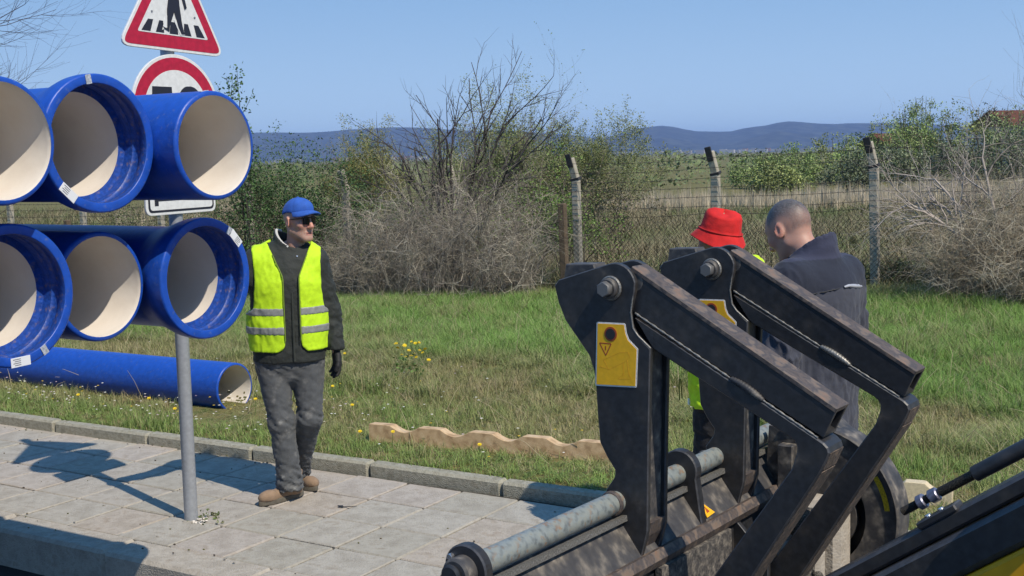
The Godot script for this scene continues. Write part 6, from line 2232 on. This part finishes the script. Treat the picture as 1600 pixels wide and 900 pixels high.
func grass() -> void:
	var rng := RandomNumberGenerator.new()
	rng.seed = 100
	var n1 := FastNoiseLite.new()
	n1.seed = 5
	n1.frequency = 0.45
	var n2 := FastNoiseLite.new()
	n2.seed = 6
	n2.frequency = 1.4
	var blade := tinted(0.7, 0.4)
	var long_t := [tuft(13, 0.19, 0.0048, 0.8, 1), tuft(13, 0.18, 0.0048, 1.2, 2)]
	var short_t := tuft(13, 0.1, 0.0042, 1.1, 3)
	var lists := [[], [], []]
	var c := cos(deg_to_rad(31.49))
	var s := sin(deg_to_rad(31.49))
	var b := 6.0
	while b < 17.6:
		var dens := lerpf(480.0, 190.0, smoothstep(6.5, 15.0, b))
		var db := 0.05
		var x := -27.0
		var cnt := int(28.0 * db * dens)
		for k in cnt:
			var u := rng.randf_range(-27.0, 1.0)
			var bb := b + rng.randf() * db
			var dep := -u * s + bb * c
			var X := u * c + bb * s
			if absf(X) > dep * 0.46 + 0.9 or dep < 1.0:
				continue
			var p := Vector3(u, hgt(u, -bb) - 0.01, -bb)
			if bb < 6.17 + (u + 4.3) * 0.0227:
				continue
			if bb < 6.28:
				p.y = 0.055
			var a := n1.get_noise_2d(u, bb)
			var d := n2.get_noise_2d(u, bb)
			# lush far band, dry middle, short green edge by the kerb
			var lush := smoothstep(8.6, 10.8, bb + a * 2.2 + d * 0.6 + (u + 6.0) * 0.12)
			lush = maxf(lush, 0.75 * smoothstep(7.1, 6.4, bb + d * 0.3))
			lush = maxf(lush, 0.4 + 0.55 * a)
			lush = clampf(lush - 0.55 * smoothstep(0.15, 0.55, d + a * 0.5) * smoothstep(9.0, 12.0, bb) + 0.5 * smoothstep(0.3, 0.6, a) * (1.0 - lush), 0.0, 1.0)
			lush *= 1.0 - 0.6 * smoothstep(15.5, 17.0, bb)
			var col := Color(0.345, 0.29, 0.15).lerp(Color(0.20, 0.34, 0.075), lush)
			if rng.randf() < 0.3 - 0.16 * lush:
				col = col.lerp(Color(0.42, 0.34, 0.21), 0.75)
			elif rng.randf() < 0.3:
				col = col.lerp(Color(0.12, 0.20, 0.055), 0.5)
			col = col * rng.randf_range(0.75, 1.25)
			var hh := lerpf(0.75, 0.95, lush) * rng.randf_range(0.55, 1.3) * (1.0 + 0.7 * d)
			if u > -7.4 and u < -6.5 and bb > 6.55 and bb < 7.4:
				hh *= 0.3
			if lush > 0.35 and bb > 8.0:
				lists[rng.randi() % 2].push_back([p, rng.randf() * TAU, rng.randf_range(0.8, 1.4), hh, col])
			else:
				lists[2].push_back([p, rng.randf() * TAU, rng.randf_range(0.8, 1.4), hh * (1.25 if bb > 7.0 else 0.95), col])
		b += db
	scatter("tall_grass", "lush green grass in front of the hedge", long_t[0], blade, lists[0])
	scatter("tall_grass", "lush green grass in front of the hedge", long_t[1], blade, lists[1])
	scatter("short_grass", "short dry grass along the kerb", short_t, blade, lists[2])
	# straws lying and standing among the grass
	var st := MB.new()
	for k in 1500:
		var u := rng.randf_range(-20, 0)
		var bb := rng.randf_range(6.6, 17.0)
		var dep := -u * s + bb * c
		if absf(u * c + bb * s) > dep * 0.46 + 0.5:
			continue
		var p := Vector3(u, hgt(u, -bb), -bb)
		st.col = Color(0.42, 0.36, 0.23) * rng.randf_range(0.7, 1.15)
		var d := Vector3(rng.randf_range(-1, 1), rng.randf_range(0.25, 1.4), rng.randf_range(-1, 1)).normalized()
		var l := rng.randf_range(0.15, 0.42)
		st.twig(p, p + d * l * 0.6, 0.0022, 0.002)
		st.twig(p + d * l * 0.6, p + d * l + Vector3(0, -0.04, 0), 0.002, 0.0012)
	stuff(obj("dry_straws", st, M.bark, self, true), "dry straws standing and lying in the grass")
	# daisies and small pink weeds on the left, by the kerb
	var fl := MB.new()
	fl.col = Color.WHITE
	for k in 7:
		var a := TAU * k / 7.0
		fl.tri(Vector3(0, 0.004, 0), Vector3(cos(a + 0.75), 0, -sin(a + 0.75)) * 0.011, Vector3(cos(a), 0, -sin(a)) * 0.011)
	var fm := tinted(0.7)
	var rows := []
	for k in 420:
		var u := rng.randf_range(-10.5, -5.6) if k < 300 else rng.randf_range(-10.0, -2.5)
		var bb := rng.randf_range(6.25, 7.4) if k < 300 else rng.randf_range(6.3, 9.0)
		var cc: Color = [Color(0.75, 0.74, 0.68), Color(0.72, 0.7, 0.66), Color(0.55, 0.42, 0.46), Color(0.6, 0.42, 0.04), Color(0.62, 0.6, 0.5)][rng.randi() % 5]
		rows.push_back([Vector3(u, hgt(u, -bb) + rng.randf_range(0.05, 0.12), -bb), rng.randf() * TAU, rng.randf_range(0.6, 1.1), 1.0, cc])
	scatter("tiny_flowers", "tiny white and pink flowers in the verge", fl.commit(true), fm, rows)
	# dandelions one by one
	M.petal = mat(Color(0.75, 0.55, 0.008), 0.6)
	M.stem = mat(Color(0.08, 0.14, 0.03), 0.7)
	var head_m := MB.new()
	for ring in 3:
		for k in 11:
			var a := TAU * (k + ring * 0.4) / 11.0
			var r := 0.019 - 0.005 * ring
			var o := Vector3(cos(a), 0, -sin(a))
			var q := Vector3(sin(a), 0, cos(a)) * 0.004
			head_m.tri(Vector3(0, 0.002 * ring, 0), o * r - q + Vector3(0, 0.003 + 0.003 * ring, 0), o * r + q + Vector3(0, 0.003 + 0.003 * ring, 0))
	var hm := head_m.commit()
	var sp := [[-7.25, -8.79, "dandelion beside the vest man's hanging glove"], [-5.77, -7.06, "dandelion in the dry grass left of the timber cradle"], [-5.14, -6.36, "dandelion just behind the kerb at the timber cradle's left end"], [-4.93, -6.45, "dandelion behind the kerb under the cradle's first scallop"], [-6.4, -7.59, "dandelion low in the grass right of the man's knee"], [-4.2, -6.4, "dandelion behind the kerb under the cradle's middle"], [-8.05, -6.4, "dandelion by the kerb at the left picture edge"], [-7.4, -6.55, "dandelion among daisies in front of the lying pipe"], [-6.9, -6.35, "dandelion by the kerb left of the sign pole"], [-6.6, -6.9, "dandelion before the open end of the lying pipe"]]
	for q: Array in sp:
		var t := thing("dandelion", q[2], "flower", Vector3(q[0], hgt(q[0], q[1]), q[1]), 0.0, "yellow dandelions in the verge")
		var mb := MB.new()
		mb.twig(Vector3.ZERO, Vector3(0.01, 0.13, 0.0), 0.0025, 0.002)
		obj("stem", mb, M.stem, t)
		var h := put("flower_head", hm, M.petal, t)
		h.position = Vector3(0.01, 0.13, 0)
		h.rotation = Vector3(0.5, 0.6, 0.0)
		h.scale = Vector3.ONE * 0.75
	# the yellow flowering plant in the middle of the lawn
	var t := shrub("flowering_plant", "clump of yellow flowers on green stems in the middle of the grass", "plant", Vector3(-6.3, hgt(-6.3, -8.6), -8.6), 10, 0.3, {"segs": 3, "wander": 0.2, "rise": 0.1, "kids": 1, "odds": 0.6, "top": 1, "lean": 0.7, "foot": 0.12, "r": 0.003, "spread": 1.0, "wood_name": "stems"}, Color(0.08, 0.13, 0.04), [Color(0.10, 0.18, 0.05), Color(0.13, 0.22, 0.06)], 1, 0.04, 91)
	for k in 20:
		var h := put("flower_head", hm, M.petal, t)
		h.position = Vector3(rng.randf_range(-0.16, 0.16), rng.randf_range(0.18, 0.36), rng.randf_range(-0.1, 0.1))
		h.rotation = Vector3(rng.randf_range(0, 0.9), rng.randf() * TAU, 0)
		h.scale = Vector3.ONE * rng.randf_range(0.6, 1.0)
	# rough field beyond the fence
	var field := [[], []]
	for k in 30000:
		var dep := 17.0 + 55.0 * pow(rng.randf(), 1.5)
		var X := rng.randf_range(-0.48, 0.48) * dep
		var u := X * c - dep * s
		var bb := X * s + dep * c
		if bb < 17.3:
			continue
		var a := n1.get_noise_2d(u * 0.3, bb * 0.3)
		var d := n2.get_noise_2d(u * 0.4, bb * 0.4)
		var col := Color(0.18, 0.215, 0.09).lerp(Color(0.31, 0.27, 0.165), smoothstep(-0.25, 0.35, a + 0.5 * d))
		if rng.randf() < 0.2:
			col = Color(0.27, 0.22, 0.13)
		col = col * rng.randf_range(0.7, 1.25)
		field[rng.randi() % 2].push_back([Vector3(u, hgt(u, -bb) - 0.02, -bb), rng.randf() * TAU, rng.randf_range(2.0, 3.6), rng.randf_range(1.0, 2.6) * (1.0 + 0.5 * a), col])
	scatter("field_grass", "rough weedy field beyond the fence", tuft(12, 0.22, 0.012, 0.9, 11), blade, field[0])
	scatter("field_grass", "rough weedy field beyond the fence", tuft(12, 0.26, 0.010, 0.6, 12), blade, field[1])
	# pale reeds across the field
	rows = []
	for k in 7000:
		var X := rng.randf_range(-16.0, 24.0)
		var dep := rng.randf_range(46.0, 64.0) + 3.0 * sin(X * 0.3)
		var u := X * c - dep * s
		var bb := X * s + dep * c
		var clump := n1.get_noise_2d(u * 0.5, bb * 0.5)
		if clump < -0.22 or (X < 1.0 and clump < 0.1):
			continue
		var col := Color(0.56, 0.48, 0.35) * rng.randf_range(0.7, 1.2)
		rows.push_back([Vector3(u, hgt(u, -bb) - 0.02, -bb), rng.randf() * TAU, rng.randf_range(1.5, 2.6), rng.randf_range(1.5, 4.2) * (1.0 + 0.9 * clump), col])
	scatter("dry_reeds", "band of pale dry reeds across the field", tuft(10, 0.24, 0.016, 0.25, 13), blade, rows)

func far_land() -> void:
	var rng := RandomNumberGenerator.new()
	rng.seed = 200
	var c := cos(deg_to_rad(31.49))
	var s := sin(deg_to_rad(31.49))
	# bushes and small trees at the far side of the field on the right
	var spots := [[1185, 96, 2.3, 4.2, 0], [1240, 92, 3.0, 4.5, 0], [1215, 78, 2.0, 3.2, 1], [1300, 100, 3.6, 5.0, 1], [1345, 96, 3.4, 5.0, 0], [1385, 104, 5.2, 5.0, 1], [1425, 100, 5.6, 5.4, 0], [1465, 106, 6.2, 5.0, 0], [1505, 98, 5.6, 5.2, 1], [1545, 106, 6.2, 5.4, 2], [1590, 96, 5.4, 5.4, 0], [1635, 102, 6.4, 6.0, 2], [1440, 124, 8.2, 3.2, 1], [1412, 128, 7.2, 2.6, 2], [1500, 86, 2.6, 4.5, 2], [1570, 80, 3.0, 4.6, 2], [1400, 84, 2.4, 4.2, 2], [1330, 82, 2.0, 4.0, 2]]
	var pal := [[Color(0.17, 0.23, 0.075), Color(0.14, 0.19, 0.065), Color(0.21, 0.26, 0.10)], [Color(0.22, 0.25, 0.09), Color(0.18, 0.21, 0.08), Color(0.15, 0.17, 0.07)], [Color(0.12, 0.145, 0.08), Color(0.15, 0.165, 0.10), Color(0.09, 0.11, 0.07)]]
	var says := ["bright green far bush leftmost of the thicket across the field", "wide bright green bush right of the thicket's leftmost bush", "low yellowish bush standing in front of the thicket's left end", "yellowish bush just left of the fence post by the grey-haired man", "bright green bush right behind the rightmost fence post", "tall yellowish bush below the slim trees of the thicket", "bright green tall bush in front of the slim grey-green tree", "tallest bright green bush in the middle of the thicket", "tall yellowish bush left of the red roofed house", "dark grey-green bush in front of the red roofed house", "bright green bush below the red roofed house", "dark bush at the thicket's end by the right picture edge", "slim yellowish tree topping the far thicket", "slim grey-green tree left of the yellowish tree topping the thicket", "low dark bush in the foreground of the thicket's middle", "low dark bush in front of the thicket near the right picture edge", "low dark bush in front of the orange roofed low house", "low dark bush behind the reeds left of the rightmost fence post"]
	for i in spots.size():
		var q: Array = spots[i]
		var dep: float = q[1]
		var X: float = (q[0] - 800.0) / 1900.0 * dep
		var u := X * c - dep * s
		var bb := X * s + dep * c
		var h: float = q[2] + 0.5
		var w: float = q[3] * 0.5
		var t := thing("far_tree" if q[2] > 7 else "far_bush", says[i], "tree" if q[2] > 7 else "bush", Vector3(u, hgt(u, -bb), -bb), 0.0, "thicket at the far side of the field")
		var wood := MB.new()
		var lf := MB.new()
		wood.col = Color(0.09, 0.08, 0.06)
		for k in 7:
			var a := rng.randf() * TAU
			wood.twig(Vector3(cos(a) * 0.2, -0.1, sin(a) * 0.2), Vector3(cos(a) * w * 0.6, h * rng.randf_range(0.6, 0.95), sin(a) * w * 0.6), 0.07, 0.02)
		for k in 90:
			var a := rng.randf() * TAU
			var r := sqrt(rng.randf())
			var y := h * (0.08 + 0.9 * rng.randf() * (1.0 - 0.55 * r * r))
			var cp := Vector3(cos(a) * r * w, y, sin(a) * r * w)
			var cr := rng.randf_range(0.25, 0.55)
			var tint := rng.randf_range(0.6, 1.35)
			var base: Color = pal[q[4]][rng.randi() % 3] * 1.3
			for j in 44:
				lf.col = base * tint * rng.randf_range(0.8, 1.2)
				var d := Vector3(rng.randf_range(-1, 1), rng.randf_range(-1, 1), rng.randf_range(-1, 1)).normalized()
				var sd := d.cross(Vector3(rng.randf_range(-1, 1), 1, rng.randf_range(-1, 1))).normalized()
				lf.leaf(cp + Vector3(rng.randf_range(-1, 1), rng.randf_range(-0.8, 1.2), rng.randf_range(-1, 1)) * cr, d, sd, rng.randf_range(0.1, 0.26), rng.randf_range(0.07, 0.14))
		obj("branches", wood, M.bark, t, true)
		obj("leaves", lf, M.leaf, t, true)
	# houses with red tiled roofs above the thicket
	var wall := mat(Color(0.55, 0.52, 0.47), 0.9)
	var roof := mat(Color(0.46, 0.14, 0.06), 0.85, 0.0, M.fine, 0.5)
	var glass := mat(Color(0.05, 0.06, 0.08), 0.2)
	for q: Array in [[1588.0, 140.0, 6.5, 5.0, 1.7, "house with red tiled roof and pale wall at the right edge of the field"], [1404.0, 140.0, 6.0, 3.3, 1.3, "low house whose orange roof shows just over the bushes"]]:
		var dep: float = q[1]
		var X: float = (q[0] - 800.0) / 1900.0 * dep
		var u := X * c - dep * s
		var bb := X * s + dep * c
		var t := thing("house", q[5], "house", Vector3(u, hgt(u, -bb), -bb), 0.75)
		var w: float = q[2] / 2
		var h: float = q[3]
		var mb := MB.new()
		mb.box(Vector3(-w, -0.3, -3.6), Vector3(w, h, 3.6))
		obj("wall", mb, wall, t)
		mb = MB.new()
		mb.prism(PackedVector2Array([Vector2(-4.2, h - 0.1), Vector2(4.2, h - 0.1), Vector2(0, h + q[4])]), -w - 0.4, w + 0.4, 0.05, Transform3D(Basis(Vector3.UP, PI / 2), Vector3.ZERO))
		var r := obj("roof", mb, roof, t)
		mb = MB.new()
		mb.box(Vector3(w * 0.4, h + q[4] * 0.5, -0.3), Vector3(w * 0.4 + 0.6, h + q[4] + 0.7, 0.3))
		obj("chimney", mb, wall, r)
		for k in 3:
			mb = MB.new()
			mb.box(Vector3(-w * 0.7 + k * w * 0.6, h - 2.0, 3.58), Vector3(-w * 0.7 + k * w * 0.6 + 1.1, h - 0.7, 3.63))
			obj("window", mb, glass, t)
	# distant village at the foot of the hills
	var vill := MB.new()
	for k in 130:
		var dep := rng.randf_range(2800, 4400)
		var X := rng.randf_range(-0.32, 0.42) * dep
		var u := X * c - dep * s
		var bb := X * s + dep * c
		var w := rng.randf_range(6, 16)
		var y := -1.0 + (dep - 2600) * 0.004
		vill.col = [Color(0.4, 0.39, 0.37), Color(0.34, 0.32, 0.3), Color(0.28, 0.16, 0.11), Color(0.44, 0.43, 0.42)][rng.randi() % 4]
		vill.box(Vector3(u - w, y - 2, -bb - 5), Vector3(u + w, y + rng.randf_range(4, 8), -bb + 5))
	stuff(obj("distant_village", vill, tinted(0.9), self, true), "tiny houses of a village at the foot of the hills")
	# dark tree belts in the plain
	var belt := MB.new()
	for k in 1500:
		var dep: float = [110.0, 160.0, 230.0, 350.0, 620.0, 1200.0, 2300.0][rng.randi() % 7] * rng.randf_range(0.92, 1.08)
		var X := rng.randf_range(-0.5, 0.5) * dep
		if sin(X / dep * 40.0 + dep) < -0.3:
			continue
		var u := X * c - dep * s
		var bb := X * s + dep * c
		var h := rng.randf_range(2.0, 6.0) * (0.22 if dep < 200 else 0.5 if dep < 800 else 1.0)
		belt.col = (Color(0.13, 0.16, 0.07) if dep < 260 else Color(0.07, 0.09, 0.045)) * rng.randf_range(0.7, 1.4)
		for j in 26:
			var d := Vector3(rng.randf_range(-1, 1), rng.randf_range(-1, 1), rng.randf_range(-1, 1)).normalized()
			belt.leaf(Vector3(u, -0.8, -bb) + Vector3(rng.randf_range(-1, 1) * h * 1.3, rng.randf() * h, rng.randf_range(-1, 1) * h), d, d.cross(Vector3(0.3, 1, 0.2)).normalized(), h * 0.4, h * 0.3)
	stuff(obj("tree_belts", belt, M.leaf, self, true), "far belts of trees across the plain")
	# hills: heights follow the skyline seen from here, in metres at seven kilometres
	var prof := [[-0.62, 120], [-0.46, 150], [-0.30, 165], [-0.17, 172], [-0.09, 185], [-0.02, 158], [0.04, 132], [0.075, 104], [0.105, 150], [0.125, 158], [0.155, 124], [0.18, 118], [0.2, 146], [0.228, 176], [0.265, 152], [0.32, 150], [0.4, 120], [0.55, 140], [0.7, 100]]
	var nz := FastNoiseLite.new()
	nz.seed = 31
	nz.frequency = 0.0011
	nz.fractal_octaves = 5
	var rows2 := []
	for j in 22:
		var t := j / 21.0
		var dep := 4700.0 + 4600.0 * t
		var row := PackedVector3Array()
		for i in 141:
			var k := -0.62 + 1.32 * i / 140.0
			var h := 100.0
			for m in prof.size() - 1:
				if k >= prof[m][0] and k <= prof[m + 1][0]:
					h = lerpf(prof[m][1], prof[m + 1][1], smoothstep(0.0, 1.0, (k - prof[m][0]) / (prof[m + 1][0] - prof[m][0])))
			var X := k * dep
			var u := X * c - dep * s
			var bb := X * s + dep * c
			var ridge := exp(-pow((dep - 7000.0) / 900.0, 2.0))
			var front := exp(-pow((dep - 5700.0) / 500.0, 2.0)) * 0.42
			var n := nz.get_noise_2d(u, bb)
			var y := h * maxf(ridge * (1.0 + 0.05 * n), front * (1.0 + 1.1 * nz.get_noise_2d(u + 900.0, bb))) + 30.0 * n * smoothstep(4700.0, 6000.0, dep) * (1.0 - 0.85 * ridge)
			row.push_back(Vector3(u, y - 4.0, -bb))
		rows2.push_back(row)
	var hb := MB.new()
	hb.surf(rows2)
	var hm2 := mat(Color(0.07, 0.08, 0.085), 1.0, 0.0, noise(91, 0.012, [[0.0, Color(0.45, 0.5, 0.55)], [0.45, Color(0.62, 0.65, 0.68)], [0.6, Color(0.85, 0.85, 0.82)], [1.0, Color(1, 1, 0.9)]], 1024, 7), 0.0009)
	hm2.uv1_world_triplanar = true
	structure(obj("hills", hb, hm2), "low blue wooded hills on the horizon")
